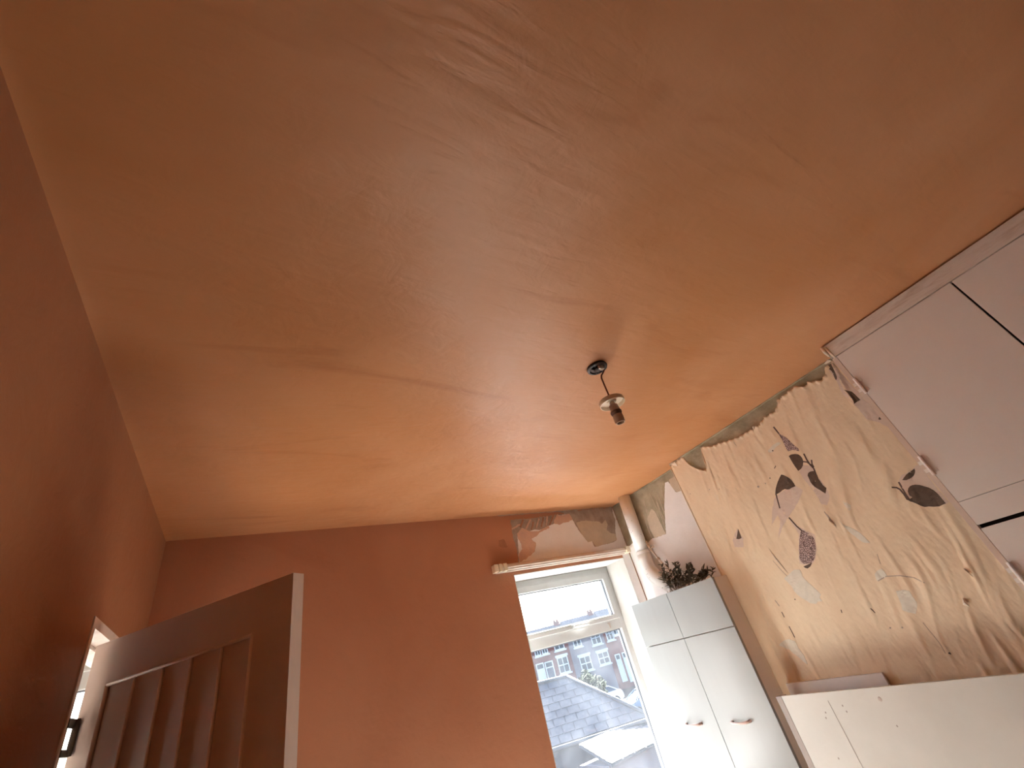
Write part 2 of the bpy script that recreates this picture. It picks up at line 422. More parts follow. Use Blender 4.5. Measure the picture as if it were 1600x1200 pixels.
# ---------- window_1
def window_frame(name, x0, x1, z0, z1, y, zt, label, knob=True):
    """upvc window: outer frame, transom at zt, opening top light, fixed lower light"""
    w = empty(name, ((x0 + x1) / 2, y, z0), label, None, None, 'structure')
    F = 0.048
    bm = bmesh.new()
    box(bm, x0, x0 + F, y, y + 0.07, z0, z1, 0.004)
    box(bm, x1 - F, x1, y, y + 0.07, z0, z1, 0.004)
    box(bm, x0 + F - .002, x1 - F + .002, y, y + 0.07, z1 - F, z1, 0.004)
    box(bm, x0 + F - .002, x1 - F + .002, y, y + 0.07, z0, z0 + F, 0.004)
    box(bm, x0 + F - .002, x1 - F + .002, y, y + 0.07, zt - 0.04, zt + 0.036, 0.004)
    bm_obj('frame', bm, M['upvc'], w)
    # sash of the top light
    a0, a1, b0, b1 = x0 + F - 0.006, x1 - F + 0.006, zt + 0.031, z1 - F + 0.004
    bm = bmesh.new(); Q = 0.05
    for bb in ((a0, a0 + Q, b0, b1), (a1 - Q, a1, b0, b1), (a0 + Q - .002, a1 - Q + .002, b1 - Q, b1), (a0 + Q - .002, a1 - Q + .002, b0, b0 + Q * 0.7)):
        box(bm, bb[0], bb[1], y - 0.016, y + 0.05, bb[2], bb[3], 0.005)
    sash = bm_obj('sash', bm, M['upvc'], w)
    def gask(nm, p, q, r, s, par, yy):
        G = 0.0075
        boxes(nm, [(p, p + G, yy, yy + .012, r, s), (q - G, q, yy, yy + .012, r, s), (p + G, q - G, yy, yy + .012, s - G, s), (p + G, q - G, yy, yy + .012, r, r + G)], M['gasket'], par)
    gask('gasket', a0 + Q - 0.001, a1 - Q + 0.001, b0 + Q * 0.7, b1 - Q, sash, y + 0.006)
    boxes('pane', [(a0 + Q, a1 - Q, y + 0.026, y + 0.030, b0 + Q * 0.7, b1 - Q)], M['glass'], sash)
    gask('gasket', x0 + F - .001, x1 - F + .001, z0 + F, zt - 0.04, w, y + 0.03)
    boxes('pane', [(x0 + F, x1 - F, y + 0.042, y + 0.046, z0 + F, zt - 0.04)], M['glass'], w)
    if knob:
        bm = bmesh.new(); hx = 2.20; hz = b0 + 0.018; hy = y - 0.016
        box(bm, hx - 0.018, hx + 0.03, hy - 0.012, hy, hz - 0.012, hz + 0.012, 0.004)
        tube(bm, [(hx, hy - 0.010, hz), (hx, hy - 0.032, hz), (hx + 0.012, hy - 0.038, hz - 0.001), (hx + 0.12, hy - 0.036, hz - 0.004)], [0.010, 0.010, 0.0095, 0.006], 12)
        bm_obj('handle', bm, M['upvc'], sash, 'white lever handle', smooth=False)
        boxes('catch', [(2.555, 2.567, y - 0.006, y, zt - 0.022, zt + 0.012), (2.545, 2.567, y - 0.008, y, zt + 0.008, zt + 0.016)], M['unit_edge'], w)
    return w
window_frame('window_1', WX0 + 0.004, WX1 - 0.004, WZ0, WZ1 - 0.006, YB + 0.245, 1.712, 'white plastic window with a top-hung light over one tall pane')
window_frame('window_2', LX0, LX1, LZ0, LZ1, YB + 0.20, 2.03, 'landing window glimpsed through the slit beside the door', False)
struct(boxes('trim_sill', [(WX0, WX1, YB - 0.03, YB + 0.25, WZ0 - 0.02, WZ0 + 0.012)], M['upvc'], bev=0.004), 'white window sill')

# ---------- layers on the window wall above the window
y3 = lambda a, b: (a, YB, b)
def on_back(name, pts, m, lift, **k):
    return flat_patch(name, [(min(a, 2.812), min(b, 2.594)) for a, b in pts], y3, (0, -lift, 0), M[m], wb, **k)
on_back('bare_plaster', [(1.7093,2.2262),(1.7187,2.332),(1.7111,2.4524),(1.7236,2.5578),(1.9177,2.5574),(2.1917,2.5715),(2.2642,2.5765)] + [(2.20, 2.592), (2.812, 2.592), (2.812, 2.19), (2.2, 2.20)], 'grey_plaster', 0.0015, label='grey-brown stained bare plaster', wob=0.012)
on_back('white_paint', [(1.7555,2.4484),(1.7814,2.4682),(1.8114,2.4835),(1.8369,2.4635),(1.8701,2.4517),(1.8882,2.4591),(1.922,2.4653),(1.9625,2.4573),(2.0199,2.4662),(2.0705,2.4852),(2.1191,2.4954),(2.175,2.5244),(2.1763,2.5609),(2.3091,2.5685),(2.322,2.5233),(2.3373,2.4542),(2.3697,2.3847),(2.4075,2.3155),(2.4521,2.3206),(2.4622,2.2729),(2.5709,2.2806),(2.6771,2.2892),(2.7234,2.3041),(2.7474,2.3808),(2.7947,2.4786),(2.7932,2.5465),(2.8305,2.5812),(2.8896,2.5884),(2.9166,2.5437),(2.8789,2.4412),(2.8249,2.334),(2.8803,2.3491)] + [(2.812, 2.36), (2.812, 2.20)] + [(2.7759,2.1979),(2.5219,2.2003),(2.0651,2.2137),(1.7093,2.2262),(1.7332,2.3305)], 'wall_white', 0.003, label='old white paint left between scraped patches', wob=0.006, seed=2)
on_back('scraped_patch', [(2.3502,2.487),(2.4023,2.4958),(2.453,2.4989),(2.5117,2.4895),(2.5961,2.4781),(2.6249,2.4559),(2.6783,2.4872),(2.6857,2.4461),(2.6508,2.399),(2.6876,2.3661),(2.7358,2.3569),(2.7268,2.3057),(2.6358,2.2837),(2.5718,2.2825),(2.4797,2.2711),(2.4521,2.3206),(2.4075,2.3155),(2.3697,2.3847)], 'tan_plaster', 0.0042, label='tan scraped plaster', wob=0.006, seed=3)
on_back('plaster_smear', [(2.1753,2.5581),(2.3091,2.5685),(2.3219,2.5135),(2.2771,2.4994),(2.2346,2.496),(2.1714,2.4819),(2.1206,2.5)], 'peach_smear', 0.0046, label='peach plaster smear', wob=0.008, seed=4)
on_back('plaster_smear', [(1.7525,2.4487),(1.8122,2.4861),(1.8753,2.4513),(1.9597,2.4485),(2.0597,2.4861),(2.0639,2.4653),(1.9674,2.4388),(1.9149,2.4076),(1.8687,2.3943),(1.8991,2.3564),(1.8711,2.2991),(1.8216,2.2708),(1.721,2.2329),(1.7291,2.2976),(1.7672,2.327),(1.7615,2.3786),(1.7488,2.4056)], 'peach_smear', 0.0050, label='peach plaster smear', wob=0.010, seed=5)
on_back('white_paint', [(WX1, 2.19), (2.816, 2.20), (2.816, 0.1), (WX1, 0.1)], 'wall_white', 0.0012)
# ragged plaster brush strokes along the upper edge of the white patch
sp = [(225,380,300,345),(300,365,330,300),(350,380,395,300),(400,385,420,320),(440,370,470,290),(490,360,510,280),(530,350,545,270),(560,345,600,260),(600,320,640,255)]
SM = [[(1.7152,2.4871),(1.7985,2.5115)],[(1.7936,2.4939),(1.8405,2.5492)],[(1.8407,2.4766),(1.9083,2.5441)],[(1.8908,2.4679),(1.9292,2.5241)],[(1.9365,2.4777),(1.9909,2.5474)],[(1.9922,2.4823),(2.0372,2.5535)],[(2.038,2.4878),(2.0786,2.5601)],[(2.072,2.4897),(2.1431,2.5652)],[(2.1238,2.5092),(2.19,2.5668)]]
for k, (p, q) in enumerate(SM):
    d = Vector((q[0] - p[0], q[1] - p[1])); n = Vector((-d.y, d.x)).normalized() * 0.007
    P, Qv = Vector(p), Vector(q)
    on_back('plaster_stroke', [tuple(P - n), tuple(P + n * 0.4), tuple(Qv + n * 1.4), tuple(Qv - n * 0.5)], 'plaster_dark' if k % 2 else 'peach_smear', 0.0056 + k * 0.0001, wob=0.008, seed=20 + k)
on_back('plaster_stroke', [(1.5833,2.4127),(1.6231,2.4174),(1.6359,2.3908),(1.6466,2.3562),(1.5985,2.357),(1.5688,2.3724)], 'plaster_dark', 0.002, wob=0.012, seed=31)

# ---------- layers on the alcove wall
x3 = lambda a, b: (XA, a, b)
def on_alc(name, pts, m, lift, **k):
    return flat_patch(name, [(min(a, 2.91), min(b, 2.596)) for a, b in pts], x3, (-lift, 0, 0), M[m], wr, **k)
AW = [(2.2483,2.5361),(2.2147,2.53),(2.2063,2.4942),(2.1954,2.4533),(2.1875,2.4277),(2.1668,2.4231),(2.135,2.418),(2.0858,2.4052),(2.0398,1.8345),(2.053,1.6741),(2.5205,1.7837),(2.7168,2.1447),(2.6584,2.196),(2.5987,2.2069),(2.5534,2.1961),(2.4495,2.1908),(2.3486,2.384)]
on_alc('white_paint', AW, 'wall_white', 0.002, label='off-white painted part of the alcove', wob=0.004, seed=6)
on_alc('white_paint', [(2.914, 2.23), (2.80, 2.25), (2.72, 2.12), (2.64, 2.08), (2.50, 1.95), (2.2, 1.75), (2.06, 1.70), (2.06, 0.1), (2.914, 0.1)], 'wall_white', 0.0014)
on_alc('scraped_patch', [(2.4862,2.4119),(2.4634,2.3846),(2.4541,2.2744),(2.4503,2.1936),(2.577,2.1997),(2.5881,2.2783),(2.5704,2.3621)], 'tan_plaster', 0.003, label='tan scraped stripe', wob=0.004, seed=8)
on_alc('scraped_patch', [(2.2014,2.5376),(2.1292,2.5405),(2.0994,2.4198),(2.135,2.418),(2.1782,2.4236),(2.1954,2.4533),(2.2063,2.4942)], 'tan_plaster', 0.003, label='tan scraped patch by the chimney breast', wob=0.003, seed=9)
# pale scratches on the old plaster
for k, (p, q) in enumerate([[(2.3958,2.4946),(2.4328,2.2579)],[(2.3603,2.4887),(2.3839,2.327)],[(2.4394,2.5321),(2.4334,2.391)],[(2.5304,2.495),(2.5594,2.3579)],[(2.5967,2.4089),(2.6115,2.2509)],[(2.312,2.5046),(2.329,2.4117)],[(2.6087,2.3216),(2.6074,2.2142)],[(2.4021,2.4419),(2.4102,2.2844)]]):
    P, Qv = Vector(p), Vector(q); n = Vector((-(Qv - P).y, (Qv - P).x)).normalized() * 0.0022
    on_alc('scratch', [tuple(P - n), tuple(P + n), tuple(Qv + n), tuple(Qv - n)], 'tan_plaster', 0.0022 + 0.0001 * k, wob=0.004, seed=40 + k)
# ragged dark joint where ceiling and walls meet
def joint(name, pts, parent, r0=0.004, r1=0.009, m='old_plaster'):
    bm = bmesh.new()
    P = []
    for (a, b) in zip(pts, pts[1:]):
        a, b = Vector(a), Vector(b); n = max(2, int((b - a).length / 0.02))
        P += [a.lerp(b, k / n) for k in range(n)]
    P.append(Vector(pts[-1]))
    P = [p + Vector((noise.noise(p * 30), noise.noise(p * 31 + Vector((5, 0, 0))), noise.noise(p * 29))) * 0.003 for p in P]
    tube(bm, P, [r0 + (r1 - r0) * abs(noise.noise(p * 22)) * 1.8 for p in P], 8)
    return bm_obj(name, bm, M[m], parent, smooth=True)
joint('torn_joint', [(2.816, 2.90, 2.597), (2.816, 2.06, 2.597)], wr, m='old_plaster')
joint('torn_joint', [(1.62, 2.912, 2.598), (2.80, 2.912, 2.598)], wb, 0.002, 0.006, 'grey_plaster')
joint('torn_joint', [(2.706, 2.045, 2.597), (2.706, 0.70, 2.597)], wc, 0.003, 0.008)

# ------------------------------------------------------------ stripped wallpaper on the chimney breast
def wrinkle(y, z):
    """height of the loose paper off the wall: long leaning folds"""
    u = y * 1.0 + (z - 1.6) * 0.22 + 0.05 * noise.noise(Vector((y * 3, z * 3, 1)))
    a = noise.noise(Vector((u * 16, z * 2.6, 2.0)))
    b = noise.noise(Vector((u * 34 + 3, z * 5.0, 7.0)))
    r = max(0.0, a - 0.13) ** 1.4 * 0.021 + max(0.0, b - 0.08) * 0.016 + 0.0008 * noise.noise(Vector((y * 60, z * 60, 0)))
    mask = 0.35 + 0.9 * max(0.0, min(1.0, 0.5 + noise.noise(Vector((y * 1.7, z * 1.7, 11)))))
    return max(0.0004, 0.0022 + r * mask * 0.62)
TOP = [(2.0421,2.5889),(1.9403,2.5966),(1.9048,2.5888),(1.9023,2.5506),(1.8776,2.507),(1.8416,2.4638),(1.8018,2.4294),(1.7786,2.428),(1.7666,2.4469),(1.7536,2.5054),(1.7423,2.5814),(1.6876,2.5619),(1.6567,2.545),(1.5891,2.533),(1.5182,2.5133),(1.4555,2.5022),(1.394,2.5007),(1.3309,2.4971),(1.2823,2.4965),(1.234,2.519),(1.1876,2.5182),(1.1561,2.5169),(1.1044,2.568),(1.0398,2.5713),(0.999,2.5804),(0.9723,2.5755),(0.9545,2.558),(0.9397,2.5428),(0.9141,2.5568),(0.8882,2.5471),(0.8444,2.5242),(0.8154,2.5389),(0.8001,2.5732),(0.7729,2.5796),(0.7322,2.5842)]
TOP = sorted(TOP, key=lambda q: -q[0])
def ztop(y):
    if y >= TOP[0][0]: z = TOP[0][1]
    elif y <= TOP[-1][0]: z = TOP[-1][1]
    else:
        for (a, b), (c, d) in zip(TOP, TOP[1:]):
            if c <= y <= a:
                z = b + (d - b) * ((a - y) / max(1e-6, a - c)); break
    z += 0.007 * noise.noise(Vector((y * 70, 0, 4)))
    return min(z, 2.592)
bm = bmesh.new()
NY, NZ = 260, 170
PY0, PY1, PZ0 = 0.54, 2.048, 0.72
rows = []
for i in range(NY + 1):
    y = PY1 + (PY0 - PY1) * i / NY
    zt = ztop(y)
    col = []
    for j in range(NZ + 1):
        s = j / NZ
        z = zt + (PZ0 - zt) * s
        d = wrinkle(y, z)
        if j < 2 and i % 7 < 3: d += 0.006 * (2 - j)
        if i > NY - 3: d = 0.001
        if i < 4: d = 0.001 + 0.0012 * i / 4
        col.append(bm.verts.new((XB - d, y, z)))
    rows.append(col)
for i in range(NY):
    for j in range(NZ):
        bm.faces.new((rows[i][j], rows[i][j + 1], rows[i + 1][j + 1], rows[i + 1][j]))
for e in (0,):
    back = [bm.verts.new((XB - 0.0001, r[0].co.y, r[0].co.z)) for r in rows]
    for i in range(NY):
        bm.faces.new((rows[i][0], rows[i + 1][0], back[i + 1], back[i]))
paper = bm_obj('wallpaper', bm, M['paper'], wc, 'wrinkled half-stripped cream wallpaper', smooth=True)

def pmap(a, b): return (XB - wrinkle(a, b), a, b)
def decal(name, pts, m, lift=0.0009, label=None, cuts=3, wob=0.0, seed=0):
    return flat_patch(name, pts, pmap, (-lift, 0, 0), M[m], paper, label, cuts=cuts, wob=wob, seed=seed)
def stroke(name, pts, w, m, lift=0.0012):
    P = [Vector(p) for p in pts]
    L, R = [], []
    for i, p in enumerate(P):
        d = (P[min(i + 1, len(P) - 1)] - P[max(0, i - 1)]).normalized(); n = Vector((-d.y, d.x)) * w / 2
        L.append(tuple(p + n)); R.append(tuple(p - n))
    return decal(name, L + R[::-1], m, lift, cuts=3)
MV = [[(1.4014,2.0881),(1.3513,2.0926),(1.2964,2.0856),(1.2785,2.0519),(1.3264,2.0132),(1.3854,1.9783),(1.4248,1.9601),(1.5021,1.9134),(1.5609,1.8673),(1.5258,1.9134),(1.4913,1.9514),(1.4887,1.9845),(1.5554,1.9494),(1.5016,2.0242),(1.4535,2.075)],
      [(1.2385,2.1459),(1.1996,2.171),(1.1766,2.1595),(1.1594,2.1336),(1.166,2.0855),(1.1622,2.0049),(1.1686,1.9713),(1.2104,1.9328),(1.2327,1.9482),(1.2281,2.0049),(1.2329,2.0487),(1.2402,2.1031)],
      [(0.8558,1.9098),(0.8247,1.932),(0.7804,1.9327),(0.7494,1.9467),(0.7363,1.9437),(0.7417,1.8926),(0.7436,1.8309),(0.7422,1.7599),(0.7561,1.7557),(0.7768,1.7909),(0.8075,1.8314),(0.8695,1.8298)],
      [(0.7865,2.5866),(0.7486,2.5777),(0.7489,2.491),(0.7427,2.3374),(0.7382,2.2092),(0.7393,2.1436),(0.7543,2.1856),(0.7925,2.2293),(0.7939,2.3144),(0.8074,2.404),(0.7909,2.4759)],
      [(1.441,1.9495),(1.4234,1.8935),(1.3578,1.8227),(1.3896,1.7562),(1.43,1.7081),(1.4755,1.6837),(1.5252,1.7129),(1.4817,1.7852),(1.4364,1.8496)],
      [(1.8522,1.952),(1.7796,2.0078),(1.7702,1.9392),(1.8006,1.8922),(1.8602,1.911)]]
for k, pts in enumerate(MV):
    decal('top_paper', pts, 'paper_mauve', 0.0006, 'mauve patch of the top paper still stuck on', wob=0.004, seed=50 + k)
LEAF = [[(1.2386,2.2494),(1.2269,2.2516),(1.2155,2.2493),(1.201,2.2435),(1.1884,2.2351),(1.182,2.2244),(1.18,2.2099),(1.1822,2.1959),(1.1897,2.1819),(1.2018,2.1676),(1.2173,2.1576),(1.2383,2.1529),(1.2412,2.1827),(1.2405,2.2184)],
        [(1.2093,2.1102),(1.1992,2.1201),(1.1877,2.1232),(1.1762,2.1211),(1.1661,2.1171),(1.1617,2.1047),(1.1639,2.0887),(1.1682,2.0697),(1.1681,2.0512),(1.1683,2.0323),(1.1611,2.0126),(1.1735,1.9977),(1.1823,1.9893),(1.1891,2.0012),(1.1959,2.0157),(1.205,2.0296),(1.2111,2.0431),(1.2142,2.0613),(1.2156,2.0747)],
        [(1.338,2.1774),(1.3257,2.1671),(1.3154,2.1541),(1.307,2.1386),(1.3031,2.1235),(1.3015,2.1053),(1.3021,2.0864),(1.3227,2.0869),(1.3428,2.0845),(1.3562,2.0895),(1.3667,2.0976),(1.3863,2.0966),(1.4038,2.0918),(1.4368,2.0901),(1.4247,2.1071),(1.414,2.1203),(1.3944,2.1385),(1.38,2.15),(1.3567,2.1663)],
        [(0.8484,1.8561),(0.8387,1.8675),(0.8283,1.8736),(0.8173,1.8744),(0.8065,1.8723),(0.7934,1.865),(0.7845,1.8561),(0.769,1.8401),(0.7603,1.8232),(0.7563,1.8058),(0.7556,1.7887),(0.755,1.7718),(0.7543,1.7583),(0.7691,1.7571),(0.7843,1.7553),(0.8029,1.7614),(0.818,1.7688),(0.8333,1.7722),(0.8439,1.7826),(0.8509,1.7944),(0.8607,1.8066),(0.8702,1.8196),(0.8627,1.8235),(0.8497,1.8271),(0.854,1.8388)],
        [(0.7656,1.9364),(0.7689,1.9271),(0.7765,1.9178),(0.7866,1.9103),(0.7991,1.9054),(0.8099,1.9032),(0.8224,1.9032),(0.8308,1.9064),(0.8378,1.911),(0.8251,1.9175),(0.8087,1.9259),(0.7881,1.9306)],
        [(0.7511,2.2051),(0.7405,2.2135),(0.7405,2.1985),(0.7479,2.1997)],
        [(1.5116,1.6938),(1.4893,1.6951),(1.4553,1.699),(1.4755,1.6837),(1.4962,1.6782),(1.5071,1.685)],
        [(0.7907,2.5844),(0.7725,2.5802),(0.7579,2.5738),(0.7608,2.561),(0.7647,2.5412),(0.7694,2.5177),(0.7759,2.4958),(0.7824,2.4873),(0.7904,2.4835),(0.788,2.4982),(0.782,2.5183),(0.7781,2.5379),(0.7825,2.5595)],
        [(0.7866,2.4162),(0.7775,2.4034),(0.7657,2.3896),(0.762,2.3694),(0.7603,2.3515),(0.7586,2.3298),(0.7746,2.3303),(0.792,2.3275),(0.7859,2.3441),(0.7842,2.3596),(0.7834,2.3842)],
        [(1.8189,1.9525),(1.7745,2.0016),(1.7803,1.9454),(1.8026,1.9442)]]
for pts in LEAF:
    decal('printed_leaf', pts, 'ink_leaf', 0.0014)
for pts in ([[(1.1886,2.1876),(1.1702,2.1756),(1.1603,2.1514),(1.1583,2.1287),(1.166,2.0982)], [(1.1589,2.2231),(1.1643,2.1885),(1.1646,2.1579),(1.1594,2.1336)],
             [(1.1419,2.1753),(1.1537,2.1524),(1.154,2.1352)], [(1.4307,2.0919),(1.4436,2.0532),(1.4556,2.0129)], [(1.4365,1.9494),(1.4234,1.8935),(1.4099,1.8604)],
             [(0.8933,1.8975),(0.8791,1.8898),(0.8718,1.8771),(0.8703,1.8514),(0.8713,1.8271),(0.8625,1.8129)], [(0.8561,1.9085),(0.8615,1.869),(0.8644,1.8418),(0.8664,1.818)],
             [(1.2194,2.4396),(1.2142,2.3729),(1.2163,2.3261)]]):
    stroke('printed_stem', pts, 0.0075, 'ink_stem')
for pts in ([(1.2181,2.419),(1.2117,2.3811),(1.1957,2.3574),(1.1876,2.3338),(1.1819,2.3071),(1.175,2.2828),(1.1664,2.2616),(1.1706,2.2456),(1.1831,2.2568),(1.2011,2.2711),(1.2262,2.2753),(1.2268,2.2942),(1.2229,2.3203),(1.2187,2.3514)],
            [(1.4104,1.8662),(1.3984,1.858),(1.3895,1.8454),(1.3819,1.8309),(1.3745,1.8167),(1.3732,1.8046),(1.3775,1.7906),(1.3867,1.7706),(1.3986,1.7515),(1.4146,1.7299),(1.4293,1.7154),(1.4446,1.7049),(1.4615,1.6985),(1.485,1.7014),(1.5032,1.7066),(1.509,1.7174),(1.5087,1.7312),(1.4952,1.7581),(1.4781,1.7841),(1.4601,1.8098),(1.44,1.8349),(1.4249,1.8536)]):
    decal('printed_blossom', pts, 'blossom', 0.0012, 'mottled lilac blossom print')
LT = [[(1.3283,2.3345),(1.3078,2.3428),(1.2837,2.349),(1.2492,2.3492),(1.2338,2.3358),(1.2478,2.3321),(1.2666,2.3301),(1.2904,2.3238),(1.3167,2.3139),(1.3306,2.3232)],
      [(1.1996,1.8431),(1.1893,1.813),(1.1712,1.7954),(1.1576,1.7774),(1.1458,1.7573),(1.1394,1.7301),(1.133,1.7033),(1.1509,1.7078),(1.1627,1.7166),(1.1743,1.7418),(1.1852,1.7636),(1.1954,1.804)],
      [(1.1272,1.9224),(1.1126,1.9102),(1.1068,1.891),(1.1145,1.8773),(1.1259,1.8682),(1.1287,1.8829),(1.1305,1.9005)],
      [(1.6563,1.6649),(1.6144,1.6789),(1.5719,1.6923),(1.5416,1.684),(1.5478,1.6491),(1.535,1.6099),(1.5192,1.5767),(1.5049,1.5446),(1.5205,1.531),(1.5167,1.5132),(1.5432,1.5166),(1.5557,1.5079),(1.5837,1.5162),(1.6035,1.5378),(1.6238,1.5599),(1.6376,1.5929),(1.6391,1.6236)],
      [(1.2004,1.5692),(1.1819,1.5803),(1.1575,1.5844),(1.1537,1.5695),(1.1544,1.5465),(1.1804,1.5427),(1.2095,1.5396)],
      [(1.1597,1.4809),(1.1305,1.479),(1.1077,1.4687),(1.1096,1.4445),(1.1102,1.4154),(1.1271,1.3949),(1.1438,1.3762),(1.1675,1.3886),(1.1835,1.4015),(1.1705,1.4382)],
      [(1.8937,1.3563),(1.8524,1.3733),(1.82,1.3775),(1.7834,1.3629),(1.7843,1.3272),(1.775,1.2907),(1.7822,1.2467),(1.7987,1.2632),(1.8112,1.2866),(1.8318,1.3069),(1.8422,1.3262)]]
for k, pts in enumerate(LT):
    decal('torn_patch', pts, 'paper_light', 0.001, 'pale backing where the paper has torn away', wob=0.004, seed=70 + k)
# lifted flaps and little tears
def flap(pts, curl):
    bm = bmesh.new()
    a, b, c = pts
    P = [Vector(pmap(*q)) for q in (a, b, c)]
    P[2] = P[2] + Vector((-curl, 0, 0))
    mid = (P[0] + P[1] + P[2]) / 3 + Vector((-curl * 0.2, 0, 0.002))
    vs = [bm.verts.new(p + Vector((-0.002, 0, 0))) for p in P] + [bm.verts.new(mid + Vector((-0.004, 0, 0)))]
    vb_ = [bm.verts.new(v.co + Vector((0.0012, 0, 0))) for v in vs[:3]]
    for i in range(3):
        bm.faces.new((vs[i], vs[(i + 1) % 3], vs[3]))
        bm.faces.new((vs[i], vs[(i + 1) % 3], vb_[(i + 1) % 3], vb_[i]))
    bm.faces.new(vb_[::-1])
    return bm_obj('lifted_flap', bm, M['paper_pale'], paper)
for q, cz in (([(0.9367,1.402),(0.9534,1.3779),(0.9297,1.3658)], 0.02), ([(1.2404,1.8699),(1.2316,1.8184),(1.2403,1.8583)], 0.012),
              ([(0.8646,1.5044),(0.8549,1.4839),(0.846,1.4674)], 0.018), ([(1.4997,2.4749),(1.4935,2.4535),(1.4871,2.5007)], 0.015),
              ([(1.3366,2.5113),(1.3349,2.4852),(1.3162,2.5026)], 0.015), ([(1.6484,1.8376),(1.616,1.684),(1.6435,1.7706)], 0.006),
              ([(0.7938,2.5914),(0.7411,2.5821),(0.7527,2.5984)], 0.02), ([(0.746,2.586),(0.7457,2.531),(0.7573,2.5468)], 0.012),
              ([(2.0341,2.5904),(1.9842,2.5535),(1.9828,2.5888)], 0.012)):
    flap(q, cz)
TR = [[(1.2049,1.5384),(1.1607,1.5482),(1.1011,1.5367),(1.0564,1.5149),(1.0285,1.486)], [(1.2424,1.9082),(1.2354,1.8701),(1.2311,1.8252)],
      [(1.3113,1.4352),(1.3079,1.4246),(1.3054,1.4126)], [(1.7752,1.4349),(1.7749,1.4071),(1.7757,1.378)], [(1.7742,1.5104),(1.775,1.4819)],
      [(1.1356,1.6485),(1.1497,1.6037)], [(1.242,1.9097),(1.2417,1.886),(1.2406,1.8661)], [(1.3385,2.2355),(1.3551,2.2251)], [(1.4508,1.4567),(1.4552,1.4429)],
      [(1.6644,1.7693),(1.6474,1.7129),(1.6302,1.6706)], [(0.8616,1.5024),(0.8535,1.4852)], [(1.7775,1.5745),(1.7702,1.5405)],
      [(1.139,1.339),(1.135,1.3013),(1.1291,1.257),(1.133,1.2152)]]
for k, pts in enumerate(TR):
    stroke('tear', pts, 0.004 if k not in (5, 9, 12) else 0.002, 'ink_stem' if k in (2, 3, 4, 7, 8) else 'peel', 0.0011)
for k, (yy, zz) in enumerate([(1.5049,2.1734),(1.9922,2.335),(1.8317,2.2978),(1.7624,2.2708),(1.4524,2.1722),(2.0196,2.563),(1.1169,1.2131),(1.6576,1.5531),(1.2806,1.3409),(1.2316,1.3348),(1.4115,2.1873),(1.3047,2.32)]):
    bm = bmesh.new()
    lathe(bm, [(0.0, 0.002), (0.006, 0.0012), (0.0062, 0)], seg=9, jag=lambda a, r: 0.7 + 0.5 * noise.noise(Vector((math.cos(a), math.sin(a), k * 3.1))))
    bmesh.ops.rotate(bm, verts=bm.verts, cent=(0, 0, 0), matrix=Matrix.Rotation(-math.pi / 2, 3, 'Y'))
    sc = (1.5 if k == 0 else 0.8) * (1.3 if k in (6, 11) else 1)
    for v in bm.verts: v.co = v.co * sc + Vector((XB - wrinkle(yy, zz) - 0.0012, yy, zz))
    bm_obj('speck', bm, M['speck'] if k in (6, 7, 10, 11) else M['peel'], paper)
# paper edge bead on the breast corner
bm = bmesh.new()
pts = [(XB - 0.001, 2.051 + 0.0015 * noise.noise(Vector((0, 0, z * 9))), z) for z in [0.6 + 0.04 * k for k in range(50)]]
tube(bm, pts, 0.0045, 8)
bm_obj('corner_bead', bm, M['bead'], wc, 'pale worn plaster edge', smooth=True)

# ------------------------------------------------------------ boiler cupboard in the alcove
CX, CY0, CY1, CT = 2.555, 2.012, 2.822, 1.785
cab = empty('alcove_unit', (CX, (CY0 + CY1) / 2, 0), 'tall white laminate unit with four doors in the alcove beside the window', 'cupboard')
boxes('body', [(CX + 0.022, XB - 0.002, CY0 + 0.003, CY1, 0.05, CT - 0.004), (XB - 0.003, XA - 0.003, 2.054, CY1, 0.05, CT - 0.004)], M['unit_side'], cab, 'pinkish beige side panels')
boxes('edging', [(CX + 0.014, CX + 0.0225, CY0 + 0.001, CY0 + 0.004, 0.05, CT - 0.002)], M['unit_edge'], cab)
boxes('plinth', [(CX + 0.05, XB - 0.004, CY0 + 0.01, CY1 - 0.01, 0, 0.05)], M['unit_edge'], cab)
SEAM = 2.437
for (a, b, z0, z1, hy) in ((CY0, SEAM - 0.0015, 1.5065, CT, None), (SEAM + 0.0015, CY1 + 0.004, 1.5065, CT, None),
                           (CY0, SEAM - 0.0015, 0.06, 1.5005, 2.2511),
                           (SEAM + 0.0015, CY1 + 0.004, 0.06, 1.5005, 2.6282)):
    bm = bmesh.new(); box(bm, CX, CX + 0.018, a, b, z0, z1, 0.0015)
    d = bm_obj('door', bm, M['unit'], cab)
    if hy:
        bm = bmesh.new(); hz = 1.046; w = 0.064
        pts = [(CX + 0.002, hy + w, hz), (CX - 0.018, hy + w * 0.96, hz), (CX - 0.030, hy + w * 0.7, hz - 0.002), (CX - 0.033, hy, hz - 0.003), (CX - 0.030, hy - w * 0.7, hz - 0.002), (CX - 0.018, hy - w * 0.96, hz), (CX + 0.002, hy - w, hz)]
        tube(bm, pts, [0.008, 0.0075, 0.0065, 0.006, 0.0065, 0.0075, 0.008], 10)
        bm_obj('handle', bm, M['handle'], d, 'small pinkish bow handle', smooth=True)

